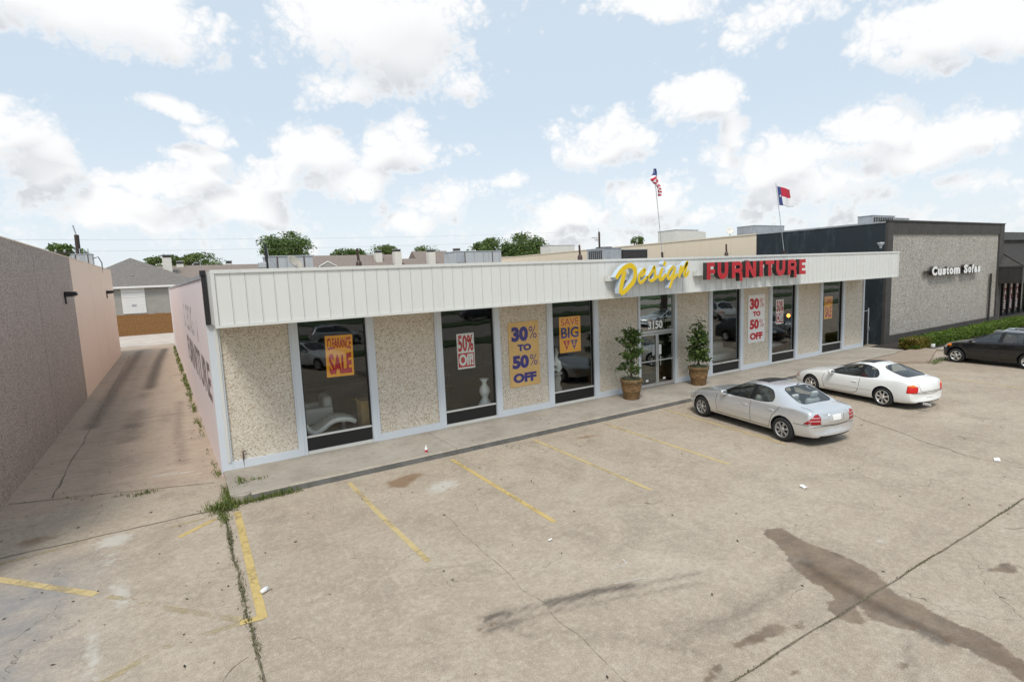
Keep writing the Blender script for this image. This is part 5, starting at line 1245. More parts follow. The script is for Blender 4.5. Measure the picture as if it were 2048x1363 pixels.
def row_house(label, x0, x1, y, ze, zr, depth=12, gables=()):
    t = thing('row_house', label, 'house', ((x0 + x1) / 2, y, 0)); h = (x1 - x0) / 2
    BOX(-h + .3, .4, 0, h - .3, depth - .4, ze).build('wall', M['siding'], t)
    rf = MB().prism([(0, ze - .05), (depth / 2, zr), (depth, ze - .05)], -h, h, 'x').build('roof', M['roofbrown'], t)
    for gx_, gw, gz in gables:
        g = MB().prism([(gx_ - gw, gz - gw * .55), (gx_, gz), (gx_ + gw, gz - gw * .55)], -.4, depth / 2 - 1, 'y').build('gable', M['roofbrown'], t)
        MB().prism([(gx_ - gw * .86, gz - gw * .55), (gx_, gz - .13), (gx_ + gw * .86, gz - gw * .55)], -.45, -.41, 'y').build('gable_face', M['siding'], g)
        MB().tube([(gx_ - gw, -.47, gz - gw * .55), (gx_, -.47, gz), (gx_ + gw, -.47, gz - gw * .55)], .09, 4).build('barge_board', M['white'], g)
    return t, rf
def chimney(parent, x, y, z0, z1, w_=.62):
    px, py = parent.location.x, parent.location.y
    c = BOX(x - px - w_, y - py - w_, z0, x - px + w_, y - py + w_, z1 - .5).build('chimney', M['offwhite'], parent)
    BOX(x - px - w_ * .85, y - py - w_ * .85, z1 - .499, x - px + w_ * .85, y - py + w_ * .85, z1 - .12).build('chimney_cap', M['signdark'], c)
    BOX(x - px - w_, y - py - w_, z1 - .119, x - px + w_, y - py + w_, z1).build('cap_plate', M['galv'], c)
r1, f1 = row_house('brown-roofed row house just right of the grey garage house', -4.5, 17.5, 84, 5.6, 8.6, 12)
chimney(r1, -3.1, 87, 5.8, 10.25); chimney(r1, -1.35, 90, 7.0, 9.35, .5); chimney(r1, 5.9, 91, 7.5, 9.3, .5); chimney(r1, 1.0, 91, 7.8, 9.1, .35)
r2, f2 = row_house('taller brown-roofed row house with small white gable, left of paired chimneys', 18.5, 35.5, 84, 6.4, 9.85, 12, gables=((-6.3, 1.5, 8.5),))
chimney(r2, 31.2, 88, 8, 10.55); chimney(r2, 34.4, 86.5, 6.6, 10.65, .68)
r3, f3 = row_house('brown-roofed row house behind the wide roof unit', 36.2, 63, 84, 5.8, 8.95, 12)
chimney(r3, 41.6, 87.0, 6.5, 10.5, .68); chimney(r3, 47.8, 88, 7.0, 10.75, .65)
r4, f4 = row_house('brown-roofed row house rising beside the pale round tree', 43.5, 52, 97, 7.5, 11.0, 10)

# ------------------------------------------------------------------ trees
def leaf_cloud(mb, c, rad, n, size, rn, flat=.8, hollow=.45):
    c = Vector(c)
    for _ in range(n):
        while True:
            p = Vector((rn.uniform(-1, 1), rn.uniform(-1, 1), rn.uniform(-1, 1)))
            if p.length <= 1 and p.length > hollow * rn.random(): break
        q = c + Vector((p.x * rad[0], p.y * rad[1], p.z * rad[2])); s_ = size * rn.uniform(.55, 1.3)
        u = Vector((rn.gauss(0, 1), rn.gauss(0, 1), rn.gauss(0, .7))).normalized(); v = u.cross(Vector((rn.gauss(0, 1), rn.gauss(0, 1), rn.gauss(0, 1)))).normalized()
        mb.add([q - u * s_, q + v * s_ * .45, q + u * s_, q - v * s_ * .45], [(0, 1, 2, 3)])
def tree(name, label, x, y, ztop, rx, rz, leafm_, n=3200, size=.30, seed=1, group='trees behind the rooftops', lobes=12):
    rn = random.Random(seed); t = thing(name, label, 'tree', (x, y, 0), 0, group); ztop += .35; rx *= 1.08; zc = ztop - rz
    tr_ = MB(); tr_.tube([(0, 0, 0), (.1, 0, zc * .45), (.05, .1, zc * .8)], [.42, .33, .26], 9)
    mb = MB(); pts = []
    for k in range(lobes):
        a = rn.uniform(0, 2 * PI); e = rn.uniform(-.75, .95); r = math.sqrt(max(0, 1 - e * e)) * rn.uniform(.45, .78)
        c = Vector((math.cos(a) * r * rx, math.sin(a) * r * rx, zc + e * rz * .66)); pts.append(c)
        leaf_cloud(mb, c, (rx * rn.uniform(.27, .42), rx * rn.uniform(.27, .42), rz * rn.uniform(.26, .40)), n // lobes, size, rn)
        tr_.tube([(.05, .1, zc * .74), tuple(c * .55 + Vector((0, 0, zc * .38))), tuple(c)], [.18, .12, .05], 6)
    leaf_cloud(mb, (0, 0, zc), (rx * .95, rx * .95, rz * .95), n // 5, size, rn)
    tr_.build('trunk', M['bark'], t); mb.build('crown', leafm_, t, fix=False)
    return t
tree('shade_tree', 'broad dark green tree directly behind the satellite dish', 18.7, 110, 15.9, 5.9, 3.8, M['leaf_tree'], 5200, .30, 3, lobes=16)
tree('shade_tree', 'low dark tree left of the paired chimneys', 31.5, 112, 12.3, 3.6, 2.2, M['leaf_tree'], 2200, .30, 4)
tree('shade_tree', 'low dark tree touching the ridge by the leaning pipe', 34.8, 114, 12.2, 2.6, 2.0, M['leaf_tree'], 1600, .28, 5)
tree('shade_tree', 'thin pale green tree between the paired chimneys', 39.4, 110, 13.0, 4.2, 2.6, M['leaf_tree_lt'], 1800, .26, 6)
tree('shade_tree', 'rounded pale tree between chimney and brown hipped roof', 50.6, 110, 12.8, 3.8, 2.6, M['leaf_tree_lt'], 2200, .28, 7)
tree('shade_tree', 'small dark tree at the left end of the dense trees by the tan wall', 65.0, 110, 13.4, 3.6, 3.2, M['leaf_tree'], 2400, .32, 8)
tree('shade_tree', 'middle tree of the dense trees by the tan wall', 72.0, 114, 15.2, 5.0, 4.6, M['leaf_tree'], 4200, .32, 9, lobes=14)
tree('shade_tree', 'largest of the dense trees by the tan wall', 80.0, 112, 16.4, 6.2, 5.6, M['leaf_tree'], 6000, .34, 10, lobes=18)
tree('shade_tree', 'pale tree top over the brown roof beside the tall chimney', 2.6, 112, 11.7, 4.6, 2.4, M['leaf_tree_lt'], 1800, .3, 12)
tree('shade_tree', 'dark tree over the neighbour roof beside the utility pole', -18.6, 110, 13.6, 3.3, 2.4, M['leaf_tree'], 1800, .32, 13)
tree('shade_tree', 'pale tree peeking over the grey hip roof', -3.6, 104, 11.0, 3.3, 2.0, M['leaf_tree_lt'], 1500, .3, 14)
tree('shade_tree', 'tiny dark tree top above the tan wall', 86.0, 75, 12.0, 1.6, 1.2, M['leaf_tree'], 600, .22, 15)
tree('street_tree', 'young street tree mirrored in the door transom', 37.0, -24.3 + 2.8, 5.6, 1.7, 1.9, M['leaf_tree'], 1500, .16, 16, 'street trees mirrored in the glass')
tree('street_tree', 'street tree mirrored above the SAVE BIG poster', 19.5, -21.0, 5.8, 1.9, 1.9, M['leaf_tree'], 1500, .16, 17, 'street trees mirrored in the glass')

# ------------------------------------------------------------------ things on the store roof
hvac('rooftop_unit', 'stained sheet metal unit behind the satellite dish', .55, 8.0, 4.73, 2.25, 9.4, 6.0, 'galvdirty', None, False)
M['dishbeige'] = plain('weathered_beige', (0.40, 0.37, 0.31), 0.7, 0.2)
dsh = thing('satellite_dish', 'beige satellite dish tipped back on the roof edge', 'satellite dish', (1.16, 5.6, 4.73))
dn = Vector((.45, -.55, .62)).normalized(); qd = dn.to_track_quat('Z', 'Y').to_euler()
MB().lathe([(.001, -.16), (.15, -.14), (.27, -.08), (.30, -.05), (.31, -.04), (.30, -.035), (.25, -.07), (.15, -.11), (.001, -.125)], n=32).build('reflector', M['dishbeige'], dsh, (0, 0, 1.0), qd)
MB().tube([(0, .15, 0), (0, .12, .55), (0, .02, .86)], .035, 8).build('mast', M['galv'], dsh)
an = thing('roof_antenna', 'black box and cables with aerial at the roof corner', 'antenna', (.25, 6.2, 4.73))
MB().tube([(0, 0, 0), (0, 0, 1.62)], .05, 8).build('mast', M['blackmetal'], an)
MB().tube([(.03, 0, 1.55), (.08, 0, 1.15), (.28, 0, .9), (.36, 0, .55)], .016, 6).build('cable', M['galv'], an)
MB().rbox(-.30, -.1, .78, -.03, .1, 1.0, .02).build('junction_box', M['alu'], an)
hvac('rooftop_unit', 'wide rust-stained metal unit in front of the brown roofs', 11.65, 14, 4.73, 14.8, 15.6, 6.38, 'galvdirty', None, False)
hvac('rooftop_unit', 'louvred green-grey condenser behind the script sign', 21.3, 12, 4.73, 22.9, 13.6, 6.34, 'galv', 'x0', True, 7)
hvac('rooftop_unit', 'dark roof box beside the louvred condenser', 23.2, 12.2, 4.73, 25.5, 13.4, 6.24, 'signdark', None, False)
for x, y, z1, lb in ((2.0, .62, 5.86, 'dark leaning vent pipe above the plain cream fascia'), (10.33, .62, 5.90, 'dark vent pipe just left of the script sign'), (18.75, .62, 5.88, 'dark vent pipe above the red letters')):
    t = thing('vent_pipe', lb, 'vent pipe', (x, y, 5.12 if y < .4 else 4.73), 0, 'roof vent pipes')
    b0 = t.location.z
    MB().tube([(0, 0, 0), (.01, 0, (z1 - b0) * .5), (-.02, 0, z1 - b0)], [.05, .045, .035], 8).build('pipe', M['wooddark'], t)
    MB().lathe([(.10, 0), (.09, z1 - b0 - .42), (.05, z1 - b0 - .36)], n=10).build('flashing', M['wooddark'], t)
fl = thing('flood_lamp', 'grey flood lamp on a post at the fascia end', 'flood lamp', (29.05, -1.0, 5.12))
MB().tube([(0, 0, 0), (0, 0, .42)], .035, 8).build('post', M['blackmetal'], fl)
MB().lathe([(.05, .36), (.07, .48), (.16, .60), (.17, .66), (.001, .67)], n=16).build('lamp_head', M['galv'], fl)

# flags on leaning poles
def flag_pole(name, label, base, top):
    t = thing(name, label, 'flag', base); d = Vector(top) - Vector(base)
    MB().tube([(0, 0, 0), d * .2], .045, 8).build('pole_socket', M['wooddark'], t)
    MB().tube([d * .2, d], .014, 8).build('pole', M['galv'], t); return t, d
def cloth(t, fn, nu, nv, colf, name, mats):
    vs = [fn(i / nu, j / nv) for j in range(nv + 1) for i in range(nu + 1)]; fs = []; mi = []
    mb = MB()
    for j in range(nv):
        for i in range(nu): fs.append((j * (nu + 1) + i, j * (nu + 1) + i + 1, (j + 1) * (nu + 1) + i + 1, (j + 1) * (nu + 1) + i)); mi.append(colf((i + .5) / nu, (j + .5) / nv))
    mb.add(vs, fs, 0, True); mb.m = mi
    o = mb.build(name, mats, t, fix=False); md = o.modifiers.new('t', 'SOLIDIFY'); md.thickness = .004; return o
M['flagred'] = plain('flag_red', (0.50, 0.02, 0.05), 0.8, 0.05); M['flagblue'] = plain('flag_blue', (0.04, 0.06, 0.20), 0.8, 0.05); M['flagwhite'] = plain('flag_white', (0.78, 0.78, 0.80), 0.8, 0.03)
fa, d1 = flag_pole('flag_on_pole', 'limp red and white striped flag on a leaning roof pole', (14.52, .4, 4.73), (14.11, .5, 8.90))
LFT = [.0, -.03, -.13, -.26, -.16, .02, .05, .07]; RGT = [.02, .09, .15, .20, .22, .22, .22, .18]
def stripes_fn(u, v):     # the cloth hangs in folds, bunched out in the middle; v runs down it
    k = min(v * 7, 6.999); i = int(k); f = k - i; lf_ = LFT[i] + (LFT[i + 1] - LFT[i]) * f; rg_ = RGT[i] + (RGT[i + 1] - RGT[i]) * f
    q = d1 * (1 - v * .255)
    return (q.x + lf_ + (rg_ - lf_) * u, q.y - .03 + .07 * math.sin(u * 7 + v * 5), q.z - .03 + (.05 - .10 * u) * math.sin(PI * v))
def stripes_col(u, v):
    if v < .26: return 2 if v < .2 or u < .6 else 1
    t_ = v * 15 if v > .52 else v * 9 + u * 3.2
    return 0 if int(t_) % 2 == 0 else 1
cloth(fa, stripes_fn, 16, 45, stripes_col, 'flag_cloth', [M['flagred'], M['flagwhite'], M['flagblue']])
fb, d2 = flag_pole('flag_on_pole', 'red white and blue flag with white star flying from roof pole', (22.95, .4, 4.73), (22.18, .5, 8.72))
def tex_fn(u, v):
    hd = d2 * (1 - .04 - v * .22)
    return (hd.x + .02 + u * (1.12 - .05 * math.sin(v * 3)), hd.y - .03 + .07 * math.sin(u * 8 + v * 2) * u, hd.z - .09 * u * (1 - v * .4) + .035 * math.sin(u * 7 + v) * u - .03 * u * u)
cloth(fb, tex_fn, 27, 20, lambda u, v: 2 if u < .26 else (0 if v < .5 else 1), 'flag_cloth', [M['flagred'], M['flagwhite'], M['flagblue']])
sv = []
for k in range(10):
    r = .085 if k % 2 == 0 else .036; a = PI / 2 + k * PI / 5; q = Vector(tex_fn(.13, .5)); sv.append((q.x + r * math.cos(a), q.y - .03, q.z + r * math.sin(a)))
MB().add(sv, [tuple(range(10))]).build('star', M['flagwhite'], fb, fix=False)

# ------------------------------------------------------------------ the sofa shop next door
ss = thing('sofa_store', 'tall charcoal sofa store with grey pebbled front and long tan side wall', 'store building', (31.7, 0, 0))
SH = 6.92
for a, b_, m in ((.01, 8.1, 'darkwall'), (8.1, 16.4, 'tanwall'), (16.4, 24.7, 'tanwall'), (24.7, 33.0, 'tanwall'), (33.0, 42.0, 'tanwall'), (42.0, 52.0, 'tanwall')):
    BOX(0, a + .01, 0, .25, b_ - .01, SH + .01 * (a > 8)).build('wall_panel', M[m], ss)
    BOX(-.04, a, SH + .02, .3, b_, SH + .10).build('coping', M['tanwall'] if a > 8 else M['galv'], ss)
BOX(.02, .1, 0, .24, 51.9, SH - .1).build('joint_backing', M['sealant'], ss)
BOX(.3, .3, SH - .5, 16.7, 52, SH - .4).build('roof', M['roofmemb'], ss)
FW = 16.68
BOX(.0, -.12, 0, .62, .02, SH + .1).build('corner_pier', M['charcoal'], ss)
BOX(FW - .75, -.12, 0, FW, .02, SH + .1).build('corner_pier', M['charcoal'], ss)
BOX(.62, -.10, 6.32, FW - .75, .02, SH + .1).build('parapet_band', M['charcoal'], ss)
BOX(.62, -.10, 0, FW - .75, .02, .50).build('plinth', M['charcoal'], ss)
BOX(.62, -.02, .5, FW - .75, .10, 6.32).build('pebble_panel', M['pebble_grey'], ss)
BOX(-.05, -.16, SH + .10, FW + .05, .3, SH + .17).build('coping', M['signdark'], ss)
BOX(14.55, -.20, .3, 14.68, -.10, 3.6).build('downpipe', M['signdark'], ss)
# cut-out letters
st = thing('custom_sofas_sign', 'white letters reading Custom Sofas on grey pebbled wall', 'sign', (36.5, -.12, 3.75))
for s_, x0, x1 in (('Custom', .22, 4.25), ('Sofas', 4.75, 7.40)):
    x = x0; wd = {'C': 1.15, 'u': .95, 's': .85, 't': .62, 'o': .95, 'm': 1.5, 'S': 1.1, 'f': .70, 'a': .95}; tot = sum(wd[c] for c in s_)
    for c in s_:
        w1 = wd[c] / tot * (x1 - x0); h = .56 if c in 'CSf' else (.50 if c == 't' else .41)
        for dy, mm, nm, tk in ((-.22, 'white', 'letter', .012),):
            lt = text_part(c, x + .05, .03, x + w1 - .04, .03 + h, dy, M[mm], st, nm, bold=.055, thick=.012)
        text_part(c, x + .05, .025, x + w1 - .04, .035 + h, -.12, M['signdark'], lt, 'letter_return', bold=.055, thick=.18)
        x += w1
MB().box(-.35, -.06, .14, 7.4, -.01, .34).build('raceway', M['signdark'], st)
# recessed entrance with metal hip canopy
BOX(FW + .02, 1.3, 0, 42, 1.6, 6.55).build('entrance_wall', M['charcoal'], ss)
BOX(FW + .02, 1.1, 6.0, 42, 1.29, 6.6).build('entrance_band', M['signdark'], ss)
cx0, cy0 = 16.05, -1.45
BOX(cx0, cy0, 2.85, 41, cy0 + .12, 3.98).build('canopy_face', M['signdark'], ss)
for k in range(4): BOX(cx0 - .02, cy0 + .13 + k * .66, 2.85, cx0 + .05, cy0 + .13 + k * .66 + .65, 3.98).build('canopy_side_panel', M['signdark'], ss)
BOX(cx0 - .06, cy0 - .06, 3.981, 41, cy0 + 2.85, 4.06).build('canopy_gutter', M['charcoal'], ss)
MB().add([(cx0, cy0, 4.06), (41, cy0, 4.06), (41, 1.28, 5.75), (cx0 + 1.9, 1.28, 5.75), (cx0, 1.28, 4.06)], [(0, 1, 2, 3), (0, 3, 4), (1, 2, 4, 0)]).build('canopy_roof', M['charcoal'], ss)
for k in range(40):
    x = cx0 + .3 + k * .42; f = min(1, (x - cx0) / 1.9)
    MB().tube([(x, cy0, 4.075), (x, cy0 + 2.73 * f, 4.075 + 1.69 * f)], .02, 4).build('standing_seam', M['signdark'], ss)
MB().tube([(cx0, cy0, 4.08), (cx0 + 1.9, 1.28, 5.77)], .05, 5).build('hip_cap', M['charcoal'], ss)
for k in range(7):
    x = 20.2 + k * 1.25
    sw = BOX(x, 1.28, .25, x + 1.12, 1.29, 2.85).build('shop_window', M['glass'], ss)
    BOX(x - .13, 1.15, .1, x, 1.299, 2.95).build('mullion', M['blackmetal'], sw)
M['streamer'] = plain('dark_red_cloth', (0.16, 0.008, 0.014), 0.8, 0.1)
for k in range(4):
    x = 51.9 + k * 1.25 + .3
    t = thing('sale_streamer', ['dark red SALE streamer nearest the grey wall', 'second red SALE streamer in sofa store entrance', 'third red SALE streamer in sofa store entrance', 'last red SALE streamer at the picture edge'][k], 'banner', (x, 1.24, .5), 0, 'SALE streamers in the sofa store entrance')
    BOX(0, 0, 0, .5, .01, 2.3).build('cloth', M['streamer'], t)
    for j, c in enumerate('SALE'): text_part(c, .07, 1.74 - j * .55, .43, 2.22 - j * .55, -.006, M['printwhite'], t, bold=.05)
hvac('rooftop_unit', 'louvred condenser on the sofa store roof corner', 38.6, 4.0, 6.5, 41.6, 5.0, 7.9, 'galv', 'y0', False, 9)
hvac('rooftop_unit', 'pale unit beside the louvred condenser on the sofa store', 42.0, 4.2, 6.5, 44.2, 5.2, 7.8, 'galv', None, False)
hvac('rooftop_unit', 'green-grey long roof unit above the dark wall', 33.0, 9.2, 6.5, 36.6, 10.6, 7.66, 'galv', None, False)
cu = hvac('rooftop_unit', 'beige air handler with hood above the tan wall', 34.7, 18, 6.5, 37.6, 20, 8.15, 'offwhite', None, False)
MB().prism([(1.45, .55), (2.6, .9), (2.6, 1.5), (1.45, 1.6)], -.9, .9, 'y').build('intake_hood', M['offwhite'], cu)
hvac('rooftop_unit', 'small pale unit far along the tan wall', 33.6, 35, 6.5, 37.0, 37, 7.95, 'offwhite', None, False)
d3 = thing('satellite_dish', 'small white dish on the tan wall coping', 'satellite dish', (32.2, 10.6, 6.42))
MB().tube([(0, 0, 0), (0, 0, .85)], .03, 6).build('mast', M['galv'], d3)
MB().lathe([(.001, -.06), (.2, -.03), (.3, .02), (.3, .035), (.2, -.01), (.001, -.04)], n=20).build('reflector', M['offwhite'], d3, (0, 0, 1.0), (1.1, 0, -.6))
# gate in the gap
gt = thing('metal_gate', 'dark mesh gate between the two stores', 'gate', (29.62, .6, 0))
MB().tube([(1.75, 0, 0), (1.75, 0, 2.15)], .035, 8).build('post', M['galv'], gt)
MB().tube([(.05, 0, 2.0), (1.72, 0, 2.0)], .022, 8).build('top_rail', M['galv'], gt)
gm = MB()
for k in range(26):
    x0 = .05 + k * .13 - 1.7
    a = max(.05, x0); b_ = min(1.70, x0 + 1.9)
    if b_ > a: gm.tube([(a, 0, .05 + (a - x0)), (b_, 0, .05 + (b_ - x0))], .006, 4, caps=False); gm.tube([(1.75 - a, .01, .05 + (a - x0)), (1.75 - b_, .01, .05 + (b_ - x0))], .006, 4, caps=False)
gm.build('wire_mesh', M['blackmetal'], gt, fix=False)
BOX(1.70, -.06, .85, 1.80, .06, 1.05).build('latch', M['galv'], gt)
BOX(.06, .02, .05, 1.70, .03, 1.98).build('privacy_sheet', M['blackmetal'], gt)

# ------------------------------------------------------------------ planting
def leaves(mb, pts, n, spread, size, rn, droop=0.0):
    for c in pts:
        for _ in range(n):
            q = Vector(c) + Vector((rn.gauss(0, spread), rn.gauss(0, spread), rn.gauss(0, spread * .9)))
            s_ = size * rn.uniform(.6, 1.3); u = Vector((rn.gauss(0, 1), rn.gauss(0, 1), rn.gauss(-droop, .6))).normalized(); v = u.cross(Vector((rn.gauss(0, 1), rn.gauss(0, 1), rn.gauss(0, 1)))).normalized(); nn = u.cross(v) * s_ * .2
            mb.add([q - u * s_, q + v * s_ * .5 + nn, q + u * s_, q - v * s_ * .5 + nn], [(0, 1, 2), (0, 2, 3)])
def potted(label, x, y, seed, arms, hgt, full):
    rn = random.Random(seed); t = thing('potted_shrub', label, 'potted plant', (x, y, .15), 0, 'potted shrubs beside the entrance')
    pt = MB().lathe([(.001, 0), (.275, 0), (.29, .03), (.32, .28), (.345, .31), (.34, .34), (.375, .62), (.39, .64), (.41, .65), (.415, .73), (.395, .75), (.36, .74), (.34, .68), (.001, .68)], n=40).build('pot', M['terracotta'], t)
    for k in range(6):
        a = 2 * PI * k / 6 + seed; MB().lathe([(.055, 0), (.075, .012), (.095, .012), (.105, 0)], n=14).build('relief_ring', M['terracotta'], pt, (.352 * math.cos(a), .352 * math.sin(a), .48), (PI / 2 - .12, 0, a + PI / 2))
    stem = MB(); stem.tube([(0, 0, .7), (.03, .02, 1.2), (-.02, 0, 1.8), (.02, 0, hgt)], [.045, .035, .025, .012], 7)
    fo = MB()
    arms = [(a + rn.uniform(-.3, .3), z + rn.uniform(-.08, .08), l * rn.uniform(.8, 1.1), d) for a, z, l, d in arms] + [(rn.uniform(0, 6.28), rn.uniform(1.0, hgt - .35), rn.uniform(.14, .36) * full ** .5, rn.uniform(.02, .3)) for _ in range(int(11 * full))]
    for (ax, az, ln, dz) in arms:
        e = Vector((ln * math.cos(ax), ln * math.sin(ax), az + dz)); s0 = Vector((0, 0, az)); stem.tube([s0, (s0 + e) / 2 + Vector((0, 0, .05)), e], [.018, .013, .007], 5)
        leaves(fo, [s0.lerp(e, k) for k in (.45, .65, .82, 1.0)], int(13 * rn.uniform(.5, 1.4)), .06, .072, rn)
    for k in range(int((hgt - 1.05) / .09)):
        z = 1.05 + k * .09; leaves(fo, [(rn.uniform(-.08, .08), rn.uniform(-.08, .08), z)], int(19 * full), .11 * full * (1.1 - .35 * k * .09 / (hgt - 1.0)) + .02, .068, rn)
    stem.build('stem', M['bark'], t); fo.build('foliage', M['leaf_dark'], t, fix=False)
    tl = MB()
    for _ in range(1300):
        a = rn.uniform(0, 2 * PI); r = rn.uniform(.1, .40); q = Vector((r * math.cos(a), r * math.sin(a), .70)); o_ = Vector((math.cos(a), math.sin(a), 0))
        tip = q + o_ * rn.uniform(.02, .12) + Vector((rn.gauss(0, .04), rn.gauss(0, .04), rn.uniform(-.10, .15))); w_ = Vector((-o_.y, o_.x, 0)) * .011
        tl.add([q - w_, q + w_, tip], [(0, 1, 2)])
    tl.build('trailing_leaves', M['trailing'], t, fix=False)
potted('spindly shrub in weathered clay pot, alley side of the doors', 11.38, -.90, 3, [(PI, 2.0, .52, .22), (PI + .3, 1.55, .55, .15), (PI - .1, 1.05, .62, .05), (0, 1.4, .50, .25), (.2, 1.65, .42, .1), (-.4, 2.2, .3, .2), (2.0, 1.1, .4, .1), (-1.4, 1.05, .4, .12), (0, 1.0, .35, .1), (.3, 2.35, .25, .1), (2.6, 2.3, .25, .15)], 2.72, .95)
potted('bushy shrub in clay pot right of the doors beside sofa window', 15.12, -.85, 9, [(PI, 1.75, .58, .2), (PI + .3, 1.3, .45, .15), (PI - .4, 1.1, .45, .1), (0, 1.9, .40, .25), (.3, 1.35, .42, .1), (-.5, 1.6, .40, .15), (2.0, 1.3, .42, .1), (-1.4, 1.35, .42, .12), (-1.7, 1.8, .36, .12), (.1, 1.1, .45, .05), (1.2, 2.1, .3, .1), (-2.4, 2.15, .28, .15), (-1.2, 1.1, .42, .0)], 2.66, 1.45)

hd = thing('hedge', 'clipped green hedge with yellowed end before the sofa store', 'hedge', (30.35, -1.92, .06))
rn = random.Random(5); hb = MB(); hy = MB(); hi = MB()
for k in range(15000):
    x = rn.uniform(0, 16.8); side = rn.random()
    bulge = .06 * math.sin(x * 2.3) + .05 * math.sin(x * 5.1 + 1)
    if side < .42: p = Vector((x, rn.uniform(-.40, .40), .56 + bulge * .4 + rn.gauss(0, .018)))
    elif side < .90: p = Vector((x, -.44 - bulge * .4 + rn.gauss(0, .02), rn.uniform(.05, .58)))
    else: p = Vector((rn.uniform(-.10, .05), rn.uniform(-.42, .42), rn.uniform(.05, .58)))
    s_ = .045 * rn.uniform(.6, 1.4); u = Vector((rn.gauss(0, 1), rn.gauss(0, 1), rn.gauss(.3, .8))).normalized(); v = u.cross(Vector((rn.gauss(0, 1), rn.gauss(0, 1), rn.gauss(0, 1)))).normalized()
    yel = p.x + rn.gauss(0, .25) < 1.35 and noise.noise(p * 3) > -.35
    (hy if yel else hb).add([p - u * s_, p + v * s_ * .55, p + u * s_, p - v * s_ * .55], [(0, 1, 2, 3)])
hi.rbox(.05, -.38, .10, 16.7, .38, .52, .1, 2).build('inner_twigs', M['bark'], hd)
hb.build('leaves', M['leaf_hedge'], hd, fix=False); hy.build('yellow_leaves', M['leaf_hedge_y'], hd, fix=False)
wl_ = thing('ground_light', 'small white ground light in the planting bed', 'garden light', (31.9, -2.45, .06))
MB().rbox(-.1, -.08, 0, .1, .08, .2, .03).build('housing', M['white'], wl_)

def blades(mb, x, y, z, n, spread, h, rn, wd=.008):
    for _ in range(n):
        a = rn.uniform(0, 2 * PI); q = Vector((x + rn.gauss(0, spread[0]), y + rn.gauss(0, spread[1]), z)); hh = h * rn.uniform(.35, 1.25)
        tip = q + Vector((math.cos(a) * hh * rn.uniform(.2, .9), math.sin(a) * hh * rn.uniform(.2, .9), hh * rn.uniform(.35, 1))); w_ = Vector((-math.sin(a), math.cos(a), 0)) * wd
        m = q.lerp(tip, .5) + Vector((0, 0, hh * .15)); mb.add([q - w_, q + w_, m + w_ * .7, m - w_ * .7, tip], [(0, 1, 2, 3), (3, 2, 4)])
rn = random.Random(21); wd = MB()
for k in range(46):
    y = .3 + (k / 46) ** 1.2 * 38; blades(wd, SIDE(y) - .07 - rn.random() * .10, y, .005, rn.choice((0, 5, 14, 46)), (.05, .20 + y * .012), .11 + .005 * y, rn, .009 + y * .0006)
for x, y, n, sp, h in [(-2.28, -2.35, 480, (.16, .16), .19), (-2.15, -1.85, 220, (.07, .28), .18), (-2.1, -1.4, 120, (.05, .2), .2), (-1.75, -2.32, 230, (.30, .06), .16), (-1.2, -2.33, 110, (.3, .04), .16), (-.9, -2.32, 60, (.15, .04), .2), (-2.32, -2.9, 120, (.06, .2), .12), (-1.8, -1.15, 90, (.06, .16), .10), (-1.45, -1.25, 40, (.1, .06), .08), (-3.9, -.12, 90, (.14, .05), .10), (-4.3, .1, 24, (.1, .03), .07), (-4.9, .5, 16, (.2, .03), .06), (-5.5, .75, 14, (.1, .03), .08)]:
    blades(wd, x, y, .005 if x < -2.0 or y < -2.1 else .15, n, sp, h, rn)
for _ in range(22): blades(wd, rn.uniform(26.8, 28.4), rn.uniform(-4.5, -4.2), .005, 8, (.1, .06), .18, rn, .012)
tag(wd.build('weeds', M['weed'], fix=False), 'green weeds sprouting along the pink wall and broken kerb corner', 'weeds', kind='stuff')
ms = MB()
for k in range(230):
    y = -2.6 - k * .052; dens = max(0, noise.noise(Vector((1.2, y * 1.1, 0))) + .42); blades(ms, -2.30 + .02 * math.sin(y * 3), y, .006, int(15 * dens), (.030, .03), .06, rn, .007)
for k in range(420):
    x = 1.6 + k * .036; dens = max(0, noise.noise(Vector((x * .8, 4.2, 0))) + .45); blades(ms, x, -11.952 - x * .00872, .006, int(6 * dens), (.02, .010), .022, rn, .006)
tag(ms.build('joint_grass', M['moss'], fix=False), 'thin grass growing in the joints of the concrete lot', 'grass', kind='stuff')

# ------------------------------------------------------------------ furniture behind the glass
def blanket(mb, prof, y0, y1, thick): # closed slab following a profile in x-z
    P = smooth_path(prof, 5); up_ = []; dn_ = []
    for i, q in enumerate(P):
        t_ = (P[min(i + 1, len(P) - 1)] - P[max(i - 1, 0)]).normalized(); nn = Vector((-t_.y, t_.x)) * thick / 2; up_.append(q + nn); dn_.append(q - nn)
    n = len(P); pv = []; 
    for yy in (y0, y0 + .04, y1 - .04, y1):
        sh = .82 if yy in (y0, y1) else 1
        for a, b_ in zip(up_, dn_):
            c = (a + b_) / 2; pv += [(c.x + (a.x - c.x) * sh, yy, c.y + (a.y - c.y) * sh), (c.x + (b_.x - c.x) * sh, yy, c.y + (b_.y - c.y) * sh)]
    S_ = 2 * n; fs = []
    for r in range(3):
        for i in range(n - 1):
            for q in (0, 1): fs.append((r * S_ + 2 * i + q, r * S_ + 2 * (i + 1) + q, (r + 1) * S_ + 2 * (i + 1) + q, (r + 1) * S_ + 2 * i + q))
        for i in (0, n - 1): fs.append((r * S_ + 2 * i, r * S_ + 2 * i + 1, (r + 1) * S_ + 2 * i + 1, (r + 1) * S_ + 2 * i))
    for r in (0, 3):
        for i in range(n - 1): fs.append((r * S_ + 2 * i, r * S_ + 2 * (i + 1), r * S_ + 2 * (i + 1) + 1, r * S_ + 2 * i + 1))
    mb.add(pv, fs, 0, True); return mb
